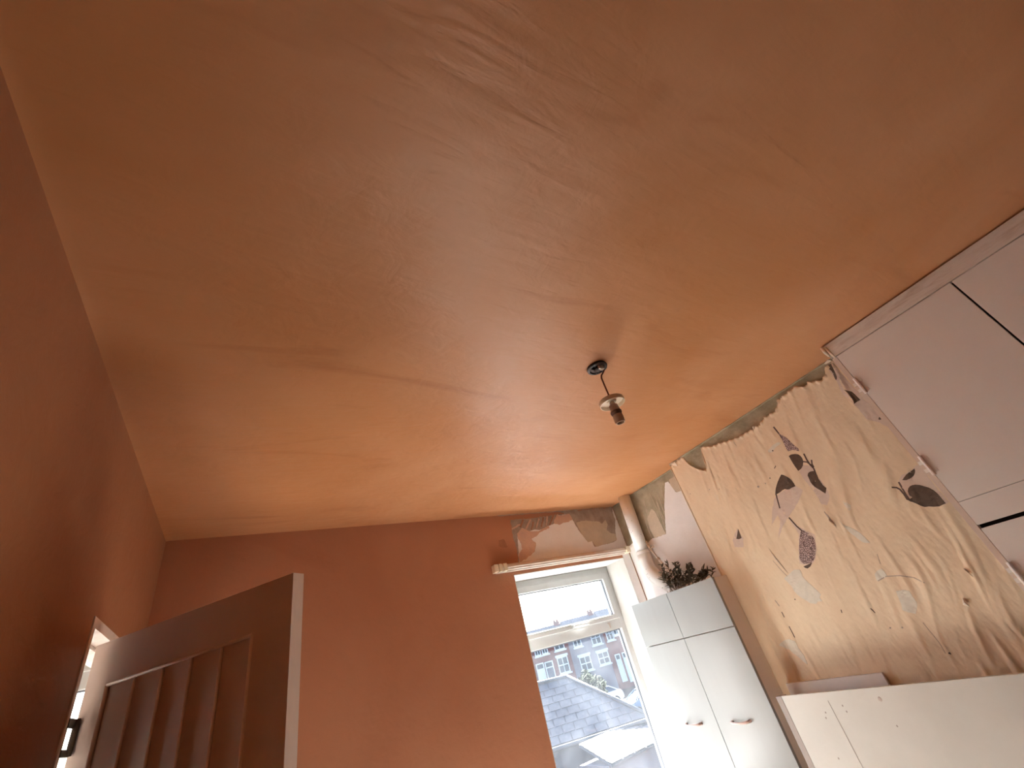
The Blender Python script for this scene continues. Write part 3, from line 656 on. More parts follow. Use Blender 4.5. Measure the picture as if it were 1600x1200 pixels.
# ------------------------------------------------------------ flue pipe, little gas pipe, dried plant
fl = empty('flue_pipe', (2.757, 2.66, 1.79), 'white painted flue pipe with an elbow running from the ceiling down behind the alcove unit', 'pipe')
R_ = 0.052
p0 = Vector((2.757, 2.675, 2.598)); p1 = Vector((2.757, 2.70, 2.125)); 
bm = bmesh.new(); tube(bm, [p0, p0.lerp(p1, 0.5), p1], R_, 28); bm_obj('straight', bm, M['pipe'], fl, smooth=True)
bm = bmesh.new()
E1 = p1 + (p1 - p0).normalized() * 0.0
cpts = [(2.757, 2.700, 2.130), (2.757, 2.702, 2.08), (2.757, 2.703, 2.04), (2.757, 2.700, 2.00), (2.757, 2.688, 1.965), (2.757, 2.668, 1.935), (2.757, 2.640, 1.908), (2.757, 2.585, 1.865), (2.757, 2.53, 1.822)]
tube(bm, cpts, [R_ + 0.003] * 9, 28); bm_obj('elbow', bm, M['pipe'], fl, smooth=True)
bm = bmesh.new(); tube(bm, [(2.757, 2.6995, 2.140), (2.757, 2.7, 2.118)], R_ + 0.0055, 28); bm_obj('collar', bm, M['pipe'], fl, smooth=False)
bm = bmesh.new()
dd = (Vector(cpts[-1]) - Vector(cpts[-2])).normalized(); cc = Vector(cpts[-1])
tube(bm, [cc - dd * 0.012, cc + dd * 0.012], R_ + 0.007, 28)
bm_obj('collar', bm, M['pipe'], fl)
bm = bmesh.new()
tube(bm, [cc + dd * 0.008, cc + dd * 0.05], R_ - 0.006, 28)
bm_obj('spigot', bm, M['pipe'], fl, smooth=True)
rs = random.Random(3)
for k in range(16):
    f_ = rs.random()
    c = p0.lerp(p1, f_) if k < 9 else Vector(cpts[3 + k % 4])
    rr = R_ + (0.003 if k >= 9 else 0)
    a = math.radians(rs.uniform(165, 275))
    n = Vector((math.cos(a), math.sin(a), 0))
    bm = bmesh.new(); bmesh.ops.create_icosphere(bm, subdivisions=1, radius=0.0022)
    for v in bm.verts: v.co = v.co * rs.uniform(0.7, 1.3) + c + n * rr
    bm_obj('rust_speck', bm, M['speck'], fl)

gp = empty('gas_pipe', (2.79, 2.6, 1.79), 'thin gas pipe with brass nuts running beside the flue elbow', 'pipe')
gpts = [(2.775, 2.640, 2.20), (2.772, 2.632, 2.16), (2.768, 2.616, 2.13), (2.765, 2.600, 2.09), (2.762, 2.572, 2.04), (2.760, 2.545, 1.99), (2.757, 2.50, 1.935), (2.757, 2.46, 1.885), (2.757, 2.435, 1.82), (2.757, 2.43, 1.787)]
bm = bmesh.new(); tube(bm, gpts, 0.0075, 12); bm_obj('pipe', bm, M['rail'], gp, smooth=True)
for i, rr in ((1, 0.014), (2, 0.012), (4, 0.013), (7, 0.014)):
    a, b = Vector(gpts[i]), Vector(gpts[i + 1]); d_ = (b - a).normalized()
    bm = bmesh.new(); tube(bm, [a - d_ * 0.009, a + d_ * 0.009], rr, 6); bm_obj('nut', bm, M['brass'], gp)
bm = bmesh.new(); tube(bm, [gpts[2], Vector(gpts[2]) + Vector((-0.012, -0.035, 0.006))], [0.006, 0.004], 8); box(bm, 2.752, 2.758, 2.560, 2.585, 2.128, 2.144, 0.002); bm_obj('tap', bm, M['brass'], gp)

pl = empty('dried_plant', (2.70, 2.33, CT), 'dusty dried plant with dark narrow leaves lying on top of the alcove unit', 'plant')
def blade(bm, p, d, L, w, curl):
    d = d.normalized(); s = d.cross(Vector((0.3, 0.2, 1))).normalized(); u = s.cross(d)
    prev = None
    for k in range(6):
        t_ = k / 5
        c = p + d * L * t_ + u * (-curl * t_ * t_ * L)
        ww = w * math.sin(math.pi * (0.12 + 0.86 * t_)) 
        r = [bm.verts.new(c - s * ww), bm.verts.new(c + u * ww * 0.35), bm.verts.new(c + s * ww)]
        if prev:
            bm.faces.new((prev[0], prev[1], r[1], r[0])); bm.faces.new((prev[1], prev[2], r[2], r[1]))
        prev = r
rp = random.Random(12)
sprigs = [((2.74, 2.56, 1.80), (-0.02, -0.03, 0.20), 12), ((2.74, 2.52, 1.80), (-0.02, -0.06, 0.19), 12), ((2.73, 2.46, 1.80), (0.0, -0.06, 0.17), 13), ((2.73, 2.41, 1.79), (0.0, -0.03, 0.17), 13), ((2.72, 2.36, 1.79), (0.0, -0.08, 0.14), 13),
          ((2.70, 2.30, 1.79), (0.0, -0.06, 0.11), 12), ((2.69, 2.24, 1.79), (0.0, -0.09, 0.07), 11), ((2.68, 2.17, 1.79), (0.0, -0.06, 0.055), 9), ((2.66, 2.36, 1.79), (-0.02, -0.14, 0.05), 11), ((2.64, 2.22, 1.79), (-0.01, -0.10, 0.03), 9), ((2.7,2.13,1.79),(0.0,-0.05,0.06),6),
          ((2.70, 2.50, 1.79), (-0.03, 0.02, 0.13), 11), ((2.67, 2.44, 1.79), (-0.03, 0.03, 0.09), 10)]
for (q, d_, n_) in sprigs + [((a[0] - 0.015, a[1] + 0.018, a[2]), (b[0] - 0.01, b[1] * 0.5 - 0.03, b[2] * 0.7), c) for a, b, c in sprigs[:10]]:
    q = Vector(q); d_ = Vector(d_)
    bm = bmesh.new()
    st = [q + d_ * (k / 5) + Vector((0, 0.008 * math.sin(k * 2), 0)) for k in range(6)]
    tube(bm, st, [0.0035, 0.003, 0.0028, 0.0025, 0.002, 0.0015], 6)
    stem = bm_obj('stem', bm, M['dry_stem'], pl, smooth=True)
    for k in range(n_):
        bm = bmesh.new()
        b0 = q + d_ * (0.15 + 0.85 * k / n_)
        an = k * 2.4 + rp.random() * 2
        dv = Vector((math.cos(an) * 0.6, math.sin(an), 0.0)) + d_.normalized() * 0.9
        b0.x = min(b0.x, 2.79)
        dv.x = min(dv.x, 0.2)
        if b0.z + dv.normalized().z * 0.06 < CT + 0.004: dv.z = 0.15
        blade(bm, b0, dv, rp.uniform(0.024, 0.05), rp.uniform(0.006, 0.011), rp.uniform(0.0, 0.6))
        bm_obj('leaf', bm, M['dry_leaf'], stem)

# ------------------------------------------------------------ built-in cupboard in the near alcove
UX = 2.49
ED = 0.682                                   # its far edge
cup = empty('built_in_cupboard', (UX, 0.0, 0), 'floor to ceiling painted built-in cupboard right of the chimney breast', 'cupboard')
boxes('carcass', [(UX + 0.032, XA - 0.004, -1.40, ED - 0.004, 0.0, 2.585)], M['gap'], cup, 'dark inside showing in the gaps')
DT, DB1, DB2 = 2.512, 1.736, 1.626
boxes('top_rail', [(UX - 0.002, UX + 0.03, -1.40, ED, DT + 0.004, 2.592)], M['cup_dirty'], cup, 'scuffed top rail against the ceiling')
bm = bmesh.new(); box(bm, UX + 0.002, UX + 0.03, 0.660, ED, 0.0, DT + 0.003, 0.002)
bm_obj('stile', bm, M['paper_mauve'], cup, 'frame stile still papered over')
boxes('middle_rail', [(UX, UX + 0.03, -1.40, 0.6585, 1.640, DB1 - 0.002)], M['cup'], cup)
DM = 0.1486
doors = [(DM + 0.0035, 0.6575, DB1, DT), (-0.46, DM - 0.0035, DB1, DT), (-1.38, -0.466, DB1, DT),
         (DM + 0.0035, 0.6575, 0.06, DB2), (-0.46, DM - 0.0035, 0.06, DB2), (-1.38, -0.466, 0.06, DB2)]
for i, (a, b, z0, z1) in enumerate(doors):
    bm = bmesh.new(); box(bm, UX - 0.001, UX + 0.026, a, b, z0, z1, 0.0018)
    d = bm_obj('door', bm, M['cup'], cup)
    if i in (0, 3):
        for (yy, zz) in ([(0.6521,2.3269)] + [(0.6436,1.9012)] if i == 0 else [(0.6568,1.4536)]):
            bm = bmesh.new()
            tube(bm, [(UX - 0.011, 0.657, zz - 0.044), (UX - 0.011, 0.657, zz + 0.044)], 0.0078, 10)
            box(bm, UX - 0.0045, UX - 0.001, 0.636, 0.658, zz - 0.034, zz - 0.018, 0.001)
            box(bm, UX - 0.0045, UX - 0.001, 0.636, 0.658, zz + 0.018, zz + 0.034, 0.001)
            box(bm, UX - 0.0045, UX + 0.001, 0.660, 0.680, zz - 0.026, zz - 0.010, 0.001)
            box(bm, UX - 0.0045, UX + 0.001, 0.660, 0.680, zz + 0.010, zz + 0.026, 0.001)
            bm_obj('hinge', bm, M['hinge_paint'], d, 'painted butt hinge')
bm = bmesh.new()
tube(bm, [(UX - 0.004, 0.683, 2.590), (UX - 0.006, 0.683, 2.56), (UX - 0.006, 0.680, 2.532)], [0.009, 0.009, 0.006], 10)
tube(bm, [(UX - 0.004, 0.669, 2.580), (UX - 0.006, 0.667, 2.548), (UX - 0.003, 0.664, 2.508)], [0.006, 0.006, 0.004], 10)
bm_obj('moulding_stub', bm, M['paper_pale'], cup, 'broken end of a thin moulding', smooth=True)

# ------------------------------------------------------------ white board against the breast, with a strip behind it
BX = 2.545
brd = empty('painted_board', (BX, 1.2, 0), 'large grey-white painted board standing upright in front of the chimney breast', 'board')
bt = 1.147
boxes('panel', [(BX, BX + 0.018, 0.70, 1.914, 0.0, bt)], M['board'], brd, bev=0.0015)
bm = bmesh.new(); box(bm, BX + 0.001, BX + 0.05, 1.916, 1.950, 0.0, bt - 0.001, 0.003)
bm_obj('edge_strip', bm, M['board_edge'], brd, 'edge strip with its shade put into the colour')
bm = bmesh.new(); box(bm, BX - 0.0014, BX + 0.001, 1.668, 1.6695, 0.0, bt - 0.035)
bm_obj('seam', bm, M['board_edge'], brd)
boxes('batten', [(BX + 0.018, BX + 0.06, 0.70, 1.914, 0.4, 0.5)], M['board'], brd)
for k, (yy, zz) in enumerate([(1.423,1.1028),(1.6098,1.0879),(1.6052,1.0641),(1.7121,1.0654),(1.7652,0.886),(1.4169,1.003),(1.7245,1.044)]):
    bm = bmesh.new(); bmesh.ops.create_icosphere(bm, subdivisions=1, radius=0.004 if k else 0.009)
    for v in bm.verts: v.co = Vector((BX + v.co.x * 0.25, yy + v.co.y, zz + v.co.z * 1.2))
    bm_obj('chip', bm, M['board_edge'] if k else M['unit_edge'], brd)
SY = [(2.02,1.1459),(1.8755,1.1557),(1.4298,1.1837),(1.4022,1.1808),(1.3972,1.116),(2.0505,1.1177)]
m_ = boxes('mantel_strip', [(2.684, XB - 0.012, 1.425, 1.955, 1.05, 1.177)], M['wall_white'], bev=0.004)
tag(m_, 'short off-white timber strip on the chimney breast showing behind the painted board', 'timber')

# ------------------------------------------------------------ curtain track over the window
cr_ = empty('curtain_track', (2.17, 2.89, 2.20), 'pale plastic curtain track fixed across the wall above the window', 'curtain rail')
C0, C1 = 1.478, 2.80
bm = bmesh.new()
zt0, zt1 = 2.205, 2.208
box(bm, C0 + 0.05, C1 - 0.035, 2.868, 2.884, 2.186, 2.224, 0.003)
box(bm, C0 + 0.05, C1 - 0.035, 2.860, 2.892, 2.200, 2.210, 0.002)
bm_obj('track', bm, M['rail'], cr_)
bm = bmesh.new(); box(bm, C0 + 0.02, C1 - 0.03, 2.890, YB - 0.006, 2.176, 2.232, 0.004)
bm_obj('batten', bm, M['rail'], cr_)
for a, b, m2 in ((C0 - 0.004, C0 + 0.028, 'rail_clip'), (C0 + 0.036, C0 + 0.060, 'rail_clip'), (C0 + 0.072, C0 + 0.10, 'rail_clip'), (C1 - 0.058, C1 - 0.012, 'rail_clip')):
    bm = bmesh.new(); box(bm, a, b, 2.856, YB - 0.006, 2.180, 2.232, 0.005)
    bm_obj('end_clip', bm, M[m2], cr_)

# ------------------------------------------------------------ pendant lamp holder
lx, ly = 1.243, 1.070
pen = empty('pendant_lamp', (lx, ly, 2.6), 'bare pendant lamp holder hanging on brown flex from a dark ceiling rose', 'lamp')
bm = bmesh.new()
lathe(bm, [(0.044, 0.002), (0.047, -0.006), (0.045, -0.012), (0.036, -0.014), (0.034, -0.008), (0.018, -0.008), (0.016, -0.018), (0.010, -0.022)], (lx, ly, CZ), 36,
      lambda a, r: 1 + 0.035 * noise.noise(Vector((math.cos(a) * 2, math.sin(a) * 2, 1))))
for k in range(3):
    a = 1.0 + k * 2.1
    vs = bmesh.ops.create_icosphere(bm, subdivisions=1, radius=0.008)['verts']
    for v in vs: v.co += Vector((lx + math.cos(a) * 0.026, ly + math.sin(a) * 0.026, CZ - 0.013))
bm_obj('ceiling_rose', bm, M['rose'], pen, 'dark broken ceiling rose')
bm = bmesh.new(); box(bm, lx - 0.002, lx + 0.012, ly - 0.030, ly - 0.012, CZ - 0.030, CZ - 0.010, 0.003); box(bm, lx - 0.012, lx - 0.001, ly - 0.026, ly - 0.014, CZ - 0.026, CZ - 0.010, 0.003)
bm_obj('terminal', bm, M['porcelain'], pen, 'white terminal block')
bm = bmesh.new(); tube(bm, [(lx + 0.016, ly - 0.010, CZ - 0.012), (lx + 0.020, ly - 0.016, CZ - 0.026), (lx + 0.010, ly - 0.012, CZ - 0.040), (lx + 0.002, ly - 0.004, CZ - 0.050), (lx, ly, CZ - 0.062), (lx, ly, CZ - 0.12), (lx, ly, CZ - 0.185)], 0.0036, 10)
bm_obj('flex', bm, M['flex'], pen, smooth=True)
bm = bmesh.new()
lathe(bm, [(0.006, -0.172), (0.014, -0.176), (0.050, -0.178), (0.053, -0.181), (0.0535, -0.199), (0.0505, -0.200), (0.0500, -0.184), (0.022, -0.184), (0.017, -0.190)], (lx, ly, CZ), 40)
bm_obj('disc', bm, M['lamp_disc'], pen, 'cream shade ring', smooth=False)
bm = bmesh.new()
lathe(bm, [(0.010, -0.186), (0.011, -0.200), (0.0175, -0.205), (0.0215, -0.238), (0.0205, -0.242)], (lx, ly, CZ), 28)
bm_obj('holder_cap', bm, M['lamp_holder'], pen, smooth=False)
bm = bmesh.new(); lathe(bm, [(0.0235, -0.236), (0.0240, -0.243), (0.0200, -0.252), (0.0170, -0.254)], (lx, ly, CZ), 28)
bm_obj('ring', bm, M['lamp_ring'], pen, smooth=False)
bm = bmesh.new(); lathe(bm, [(0.0175, -0.250), (0.0210, -0.256), (0.0212, -0.280), (0.0195, -0.290), (0.0150, -0.290), (0.0150, -0.270)], (lx, ly, CZ), 28)
bm_obj('holder_skirt', bm, M['lamp_holder'], pen, smooth=False)

# ------------------------------------------------------------ door_1: lining, leaf opened into the room
d1 = empty('door_1', (XL, 2.07, 0), 'painted boarded door standing open into the room', None, None, 'structure')
J = 0.03
boxes('lining', [(XL - 0.135, XL + 0.004, DY0, DY0 + J, 0, DZ), (XL - 0.135, XL + 0.004, DY1 - J, DY1, 0, DZ), (XL - 0.135, XL + 0.004, DY0 + J, DY1 - J, DZ - J, DZ)], M['lining'], d1, 'white painted door lining')
boxes('stop', [(XL - 0.09, XL - 0.05, DY0 + J, DY0 + J + 0.012, 0, DZ - J), (XL - 0.09, XL - 0.05, DY1 - J - 0.012, DY1 - J, 0, DZ - J), (XL - 0.09, XL - 0.05, DY0 + J, DY1 - J, DZ - J - 0.012, DZ - J)], M['lining'], d1)
u_ = Vector((0.656, -0.755, 0)).normalized(); n_ = Vector((0.755, 0.656, 0)).normalized()   # n_ points away from the viewer
HG = Vector((XL, 2.072, 0))
MD = Matrix(((u_.x, n_.x, 0, HG.x), (u_.y, n_.y, 0, HG.y), (0, 0, 1, 0), (0, 0, 0, 1)))
DW, DTH, DTOP = 0.814, 0.040, 1.977
bm = bmesh.new()
P0_, P1_, PZT = 0.103, 0.677, 1.848
for b in ((0.004, P0_, 0, DTH, 0.012, DTOP), (P1_, DW, 0, DTH, 0.012, DTOP), (P0_ - .0005, P1_ + .0005, 0, DTH, PZT, DTOP), (P0_ - .0005, P1_ + .0005, 0, DTH, 0.012, 0.22)):
    box(bm, *b, bev=0.0, M=MD)
box(bm, P0_ - .0005, P1_ + .0005, 0.018, 0.030, 0.2, PZT + 0.01, M=MD)
leaf = bm_obj('leaf', bm, M['door'], d1, 'door leaf')
bm = bmesh.new(); box(bm, DW - 0.001, DW + 0.0012, -0.0002, DTH, 0.012, DTOP, M=MD)
bm_obj('edge', bm, M['door_edge'], leaf, 'leaf edge coloured paler for window light')
# bead around the sunk panel and five tongued boards
bm = bmesh.new()
for a, b in (((P0_, 0.22), (P0_, PZT)), ((P0_, PZT), (P1_, PZT)), ((P1_, PZT), (P1_, 0.22))):
    tube(bm, [MD @ Vector((a[0], 0.001, a[1])), MD @ Vector((b[0], 0.001, b[1]))], 0.0052, 8)
bm_obj('bead', bm, M['door_edge'], leaf, smooth=True)
pw = (P1_ - P0_) / 5
for k in range(5):
    a = P0_ + pw * k
    bm = bmesh.new()
    x0, x1, yf, g_ = a + 0.0004, a + pw - 0.0004, 0.006, 0.0055
    prof = [(x0, 0.018), (x0, yf + 0.006), (x0 + g_, yf), (x1 - g_, yf), (x1, yf + 0.006), (x1, 0.018)]
    lo_ = [bm.verts.new(MD @ Vector((x, y, 0.22))) for x, y in prof]; hi_ = [bm.verts.new(MD @ Vector((x, y, PZT))) for x, y in prof]
    for i in range(6): bm.faces.new((lo_[i], lo_[(i + 1) % 6], hi_[(i + 1) % 6], hi_[i]))
    bm.faces.new(lo_); bm.faces.new(hi_)
    bm_obj('plank', bm, M['door'], leaf)
    if k:
        bm = bmesh.new()
        tube(bm, [MD @ Vector((a, 0.0045, 0.22)), MD @ Vector((a, 0.0045, PZT - 0.004))], 0.0042, 8)
        bm_obj('bead', bm, M['door_edge'], leaf, smooth=True)
for zc in (1.735, 1.0, 0.3):
    bm = bmesh.new()
    tube(bm, [(XL + 0.008, 2.048, zc - 0.045), (XL + 0.008, 2.048, zc + 0.045)], 0.007, 10)
    box(bm, XL + 0.002, XL + 0.006, 1.976, 2.048, zc - 0.045, zc - 0.028)
    box(bm, XL + 0.002, XL + 0.006, 1.976, 2.048, zc + 0.022, zc + 0.045)
    box(bm, XL + 0.001, XL + 0.006, 2.045, 2.085, zc - 0.045, zc + 0.045)
    bm_obj('hinge', bm, M['hinge'], d1, 'dark metal hinge')

# ============================================================ outside the window
GZ = -2.9
M['ground'] = mat('yard_concrete', (0.022, 0.022, 0.022), 0.95, (0.016, 0.016, 0.017), 0.6, spec=0.1)
M['tarmac'] = mat('tarmac', (0.04, 0.042, 0.045), 0.9)
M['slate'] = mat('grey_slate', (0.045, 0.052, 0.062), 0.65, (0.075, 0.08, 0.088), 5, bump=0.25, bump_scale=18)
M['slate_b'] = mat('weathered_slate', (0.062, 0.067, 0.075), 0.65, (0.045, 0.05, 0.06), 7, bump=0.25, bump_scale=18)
M['slate_sun'] = mat('sunlit_slate', (0.10, 0.10, 0.098), 0.8, (0.06, 0.06, 0.06), 7, bump=0.2)  # lighter copy of the slate, with the sun's brightness in its colour
M['deck'] = mat('roof_deck', (0.06, 0.065, 0.075), 0.9)
M['render_w'] = mat('grey_render', (0.07, 0.075, 0.083), 0.9, (0.055, 0.06, 0.066), 1.5)
M['brick'] = mat('red_brick', (0.13, 0.05, 0.04), 0.9, (0.09, 0.036, 0.03), 3)
M['brick_pale'] = mat('pale_painted_brick', (0.15, 0.145, 0.15), 0.9, (0.11, 0.10, 0.11), 0.7)
M['frame_w'] = mat('white_joinery', (0.33, 0.35, 0.36), 0.5)
M['house_glass'] = mat('house_glass', (0.05, 0.06, 0.07), 0.1)
M['door_dark'] = mat('dark_door', (0.05, 0.055, 0.07), 0.5)
M['leafy'] = mat('bush_leaf', (0.010, 0.018, 0.007), 0.9, (0.016, 0.026, 0.011), 2, spec=0.05)
M['bark'] = mat('bark', (0.08, 0.06, 0.045), 0.9)
M['car_paint'] = mat('blue_grey_car_paint', (0.10, 0.13, 0.17), 0.2, coat=0.6)
M['car_white'] = mat('white_car_paint', (0.45, 0.46, 0.47), 0.2, coat=0.6)
M['tyre'] = mat('tyre', (0.02, 0.02, 0.02), 0.8)
M['chrome'] = mat('chrome_trim', (0.6, 0.6, 0.6), 0.2, metal=0.9)

struct(boxes('ground', [(-60, 90, YB + WD, 90, GZ - 0.2, GZ)], M['ground']), 'concrete yards and street beyond the window')
struct(boxes('road', [(14, 60, 30.5, 37, GZ, GZ + 0.02)], M['tarmac']), 'tarmac street between the roofs and the terrace')

def frame3(origin, ex, ez=None):
    ex = Vector(ex).normalized()
    ez = Vector(ez or (0, 0, 1)).normalized()
    ey = ez.cross(ex).normalized()
    o = Vector(origin)
    return Matrix(((ex.x, ey.x, ez.x, o.x), (ex.y, ey.y, ez.y, o.y), (ex.z, ey.z, ez.z, o.z), (0, 0, 0, 1)))

def boxM(bm, a, M_, bev=0.0): box(bm, *a, bev=bev, M=M_)

# ---- near slate roof (outbuilding A) with hip
def slate_roof(name, label, eaveL, eaveR, pitch, gauge, wid, rows, clip, mats, seed, wall_mat, thick_body, fascia=True):
    """eaveL->eaveR the eaves line; slates climb away from it. clip(s, t) keeps a slate centred at s along, t up"""
    rr = random.Random(seed)
    eL, eR = Vector(eaveL), Vector(eaveR)
    ex = (eR - eL).normalized(); L = (eR - eL).length
    h = Vector((-ex.y, ex.x, 0)).normalized()
    up = (h * math.cos(pitch) + Vector((0, 0, 1)) * math.sin(pitch)).normalized()
    nrm = ex.cross(up).normalized()
    if nrm.z < 0: nrm = -nrm
    root = empty(name, tuple(Vector((eL.x, eL.y, GZ))), label, 'building')
    MR = Matrix(((ex.x, up.x, nrm.x, eL.x), (ex.y, up.y, nrm.y, eL.y), (ex.z, up.z, nrm.z, eL.z), (0, 0, 0, 1)))
    pts = clip
    bm = bmesh.new()
    lo = [bm.verts.new(MR @ Vector((a, b, -0.05))) for a, b in pts]; hi = [bm.verts.new(MR @ Vector((a, b, 0))) for a, b in pts]
    bm.faces.new(hi); bm.faces.new(lo[::-1])
    for i in range(len(pts)): bm.faces.new((lo[i], lo[(i + 1) % len(pts)], hi[(i + 1) % len(pts)], hi[i]))
    bm_obj('roof_deck', bm, M['deck'], root)
    def inside(x, y):
        c = False
        for i in range(len(pts)):
            (x1, y1), (x2, y2) = pts[i], pts[(i + 1) % len(pts)]
            if (y1 > y) != (y2 > y) and x < (x2 - x1) * (y - y1) / (y2 - y1) + x1: c = not c
        return c
    meshes = []
    for k in range(4):
        b2 = bmesh.new(); w = wid * (0.94 + 0.0 * k)
        vs = box(b2, 0.009, wid - 0.016, -0.012, gauge * 1.25, 0.0, 0.013)
        for v in vs:
            v.co.z += (0.016 if v.co.y < 0.01 else 0.002) + rr.uniform(-0.002, 0.002)
            if v.co.y < 0.01: v.co.y += rr.uniform(-0.008, 0.008)
        bmesh.ops.recalc_face_normals(b2, faces=b2.faces[:])
        me = bpy.data.meshes.new('slate'); b2.to_mesh(me); b2.free()
        me.materials.append(mats[k % len(mats)])
        meshes.append(me)
    nmade = 0
    for r in range(rows):
        off = (r % 2) * wid / 2 + rr.uniform(-0.02, 0.02)
        x = -off - 0.0
        while x < L + wid:
            cx, cy = x + wid / 2, r * gauge + gauge * 0.5
            y0_, x1_, y1_ = r * gauge, x + wid, (r + 1) * gauge
            n_in = sum(inside(px_, py_) for px_, py_ in ((x, y0_ + .005), (x1_, y0_ + .005), (x, y1_), (x1_, y1_)))
            if (n_in or inside(cx, cy)) and nmade < 290:
                me_ = rr.choice(meshes)
                if n_in < 4:
                    b3 = bmesh.new(); b3.from_mesh(me_)
                    for i in range(len(pts)):
                        (ax, ay), (bx, by) = pts[i], pts[(i + 1) % len(pts)]
                        if ay == by == 0: continue
                        nn = Vector((by - ay, -(bx - ax), 0))
                        bmesh.ops.bisect_plane(b3, geom=b3.verts[:] + b3.edges[:] + b3.faces[:], plane_co=(ax - x, ay - r * gauge, 0), plane_no=nn, clear_outer=True)
                    if not b3.faces:
                        b3.free(); x += wid; continue
                    me2 = bpy.data.meshes.new('slate'); b3.to_mesh(me2); b3.free(); me2.materials.append(me_.materials[0]); me_ = me2
                o = bpy.data.objects.new('slate', me_)
                COL.objects.link(o); o.parent = root
                o.matrix_parent_inverse = Matrix.Translation(-root.location)
                o.matrix_basis = MR @ Matrix.Translation((x, r * gauge, rr.uniform(0, 0.004))) @ Matrix.Rotation(rr.uniform(-0.008, 0.008), 4, 'Z')
                nmade += 1
            x += wid
    # walls beneath
    if thick_body:
        MW = frame3((eL.x, eL.y, GZ), ex)
        bm = bmesh.new(); boxM(bm, (0.0, L, 0.10, thick_body, 0, eL.z - GZ - 0.03), MW)
        bm_obj('wall', bm, wall_mat, root)
    if fascia:
        bm = bmesh.new()
        a = MR @ Vector((-0.05, -0.06, -0.03)); b = MR @ Vector((L + 0.05, -0.06, -0.03))
        tube(bm, [a, b], 0.055, 10)
        bm_obj('gutter', bm, M['render_w'], root, smooth=True)
    return root, MR

EL = Vector((7.5619, 13.4598, -0.4))
ER = Vector(((10.2662,12.2186,-0.37))); ER.z = -0.4
exA = (ER - EL).normalized()
EL2 = EL - exA * 4.4
LA = (ER - EL2).length
pA = math.radians(42)
hA = Vector((-exA.y, exA.x, 0))
upA = hA * math.cos(pA) + Vector((0, 0, 1)) * math.sin(pA)
nA = exA.cross(upA)
def planeA(px):   # filled in below by solved points
    return px
def onroof(P):
    d = Vector(P) - EL2
    return (d.dot(exA), d.dot(upA))
hipt = 1.9
rootA, MRA = slate_roof('slate_outbuilding', 'grey slate hipped roof of the outbuilding just outside the window', EL2, ER, pA, 0.255, 0.36, 9,
    [(0, 0), (LA, 0), (5.55, 2.06), (0, 2.32)], [M['slate'], M['slate_b'], M['slate'], M['slate_b']], 5, M['render_w'], 3.6)
# hip ridge and the hipped end behind it
bm = bmesh.new()
hp0 = MRA @ Vector((LA + 0.02, -0.02, 0.05)); hp1 = MRA @ Vector((5.55, 2.06, 0.04)); hp2 = MRA @ Vector((0, 2.32, 0.05))
tube(bm, [hp0, hp1], 0.05, 8); tube(bm, [hp1, hp2], 0.05, 8)
bm_obj('ridge_tiles', bm, M['slate_b'], rootA, smooth=True)
bm = bmesh.new()
far = Vector((ER.x, ER.y, ER.z)) + hA * 3.6
fl_ = Vector((EL2.x, EL2.y, EL2.z)) + hA * 3.6
q = [bm.verts.new(p) for p in (MRA @ Vector((LA, 0, 0)), far, MRA @ Vector((5.55, 2.06, 0)))]
bm.faces.new(q)
q = [bm.verts.new(p) for p in (far, fl_, MRA @ Vector((0, 2.32, 0)), MRA @ Vector((5.55, 2.06, 0)))]
bm.faces.new(q)
bm_obj('far_slope', bm, M['slate_b'], rootA)

# ---- sunlit lean-to roof in front
BZ = -0.42
TL = Vector(((7.957,12.5973,-0.45))); TR_ = Vector(((11.0865,12.7608,-0.45))); TR_.z = TL.z
exB = (TR_ - TL).normalized()
pB = math.radians(14)
hB = Vector((-exB.y, exB.x, 0))
upB = hB * math.cos(pB) + Vector((0, 0, 1)) * math.sin(pB)
DEP = 1.42
EBL = TL - upB * DEP - exB * 0.2
LB = (TR_ - TL).length + 0.6
rootB, MRB = slate_roof('lean_to', 'small lean-to below the grey roof, its slates coloured paler for sunlight', EBL, EBL + exB * LB, pB, 0.24, 0.42, 6,
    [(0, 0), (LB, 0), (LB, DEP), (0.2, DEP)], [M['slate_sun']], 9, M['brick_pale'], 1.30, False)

# ---- other outbuildings between
def hut(name, label, x, y, w, d, z, m, ang=0.0):
    root = empty(name, (x, y, GZ), label, 'building')
    MW = Matrix.Translation((x, y, GZ)) @ Matrix.Rotation(ang, 4, 'Z')
    bm = bmesh.new(); boxM(bm, (0, w, 0, d, 0, z - GZ), MW); bm_obj('wall', bm, M[m], root)
    bm = bmesh.new()
    v = [MW @ Vector(p) for p in ((-0.15, -0.15, z - GZ), (w + .15, -0.15, z - GZ), (w + .15, d / 2, z - GZ + 1.3), (-.15, d / 2, z - GZ + 1.3), (-.15, d + .15, z - GZ), (w + .15, d + .15, z - GZ))]
    vv = [bm.verts.new(p) for p in v]
    for f_ in ((0, 1, 2, 3), (3, 2, 5, 4), (0, 3, 4), (1, 5, 2), (0, 4, 5, 1)): bm.faces.new([vv[i] for i in f_])
    bm_obj('roof', bm, M['slate'], root)
    return root
hut('brick_shed', 'dark roofed shed beyond the grey slate roof', 12.4, 23.5, 1.4, 3.0, -0.512, 'render_w')
#hut('garage', 'low dark roofed garage left of the green bush', 14.6, 23.2, 1.6, 3.0, -0.56, 'brick', -0.2)

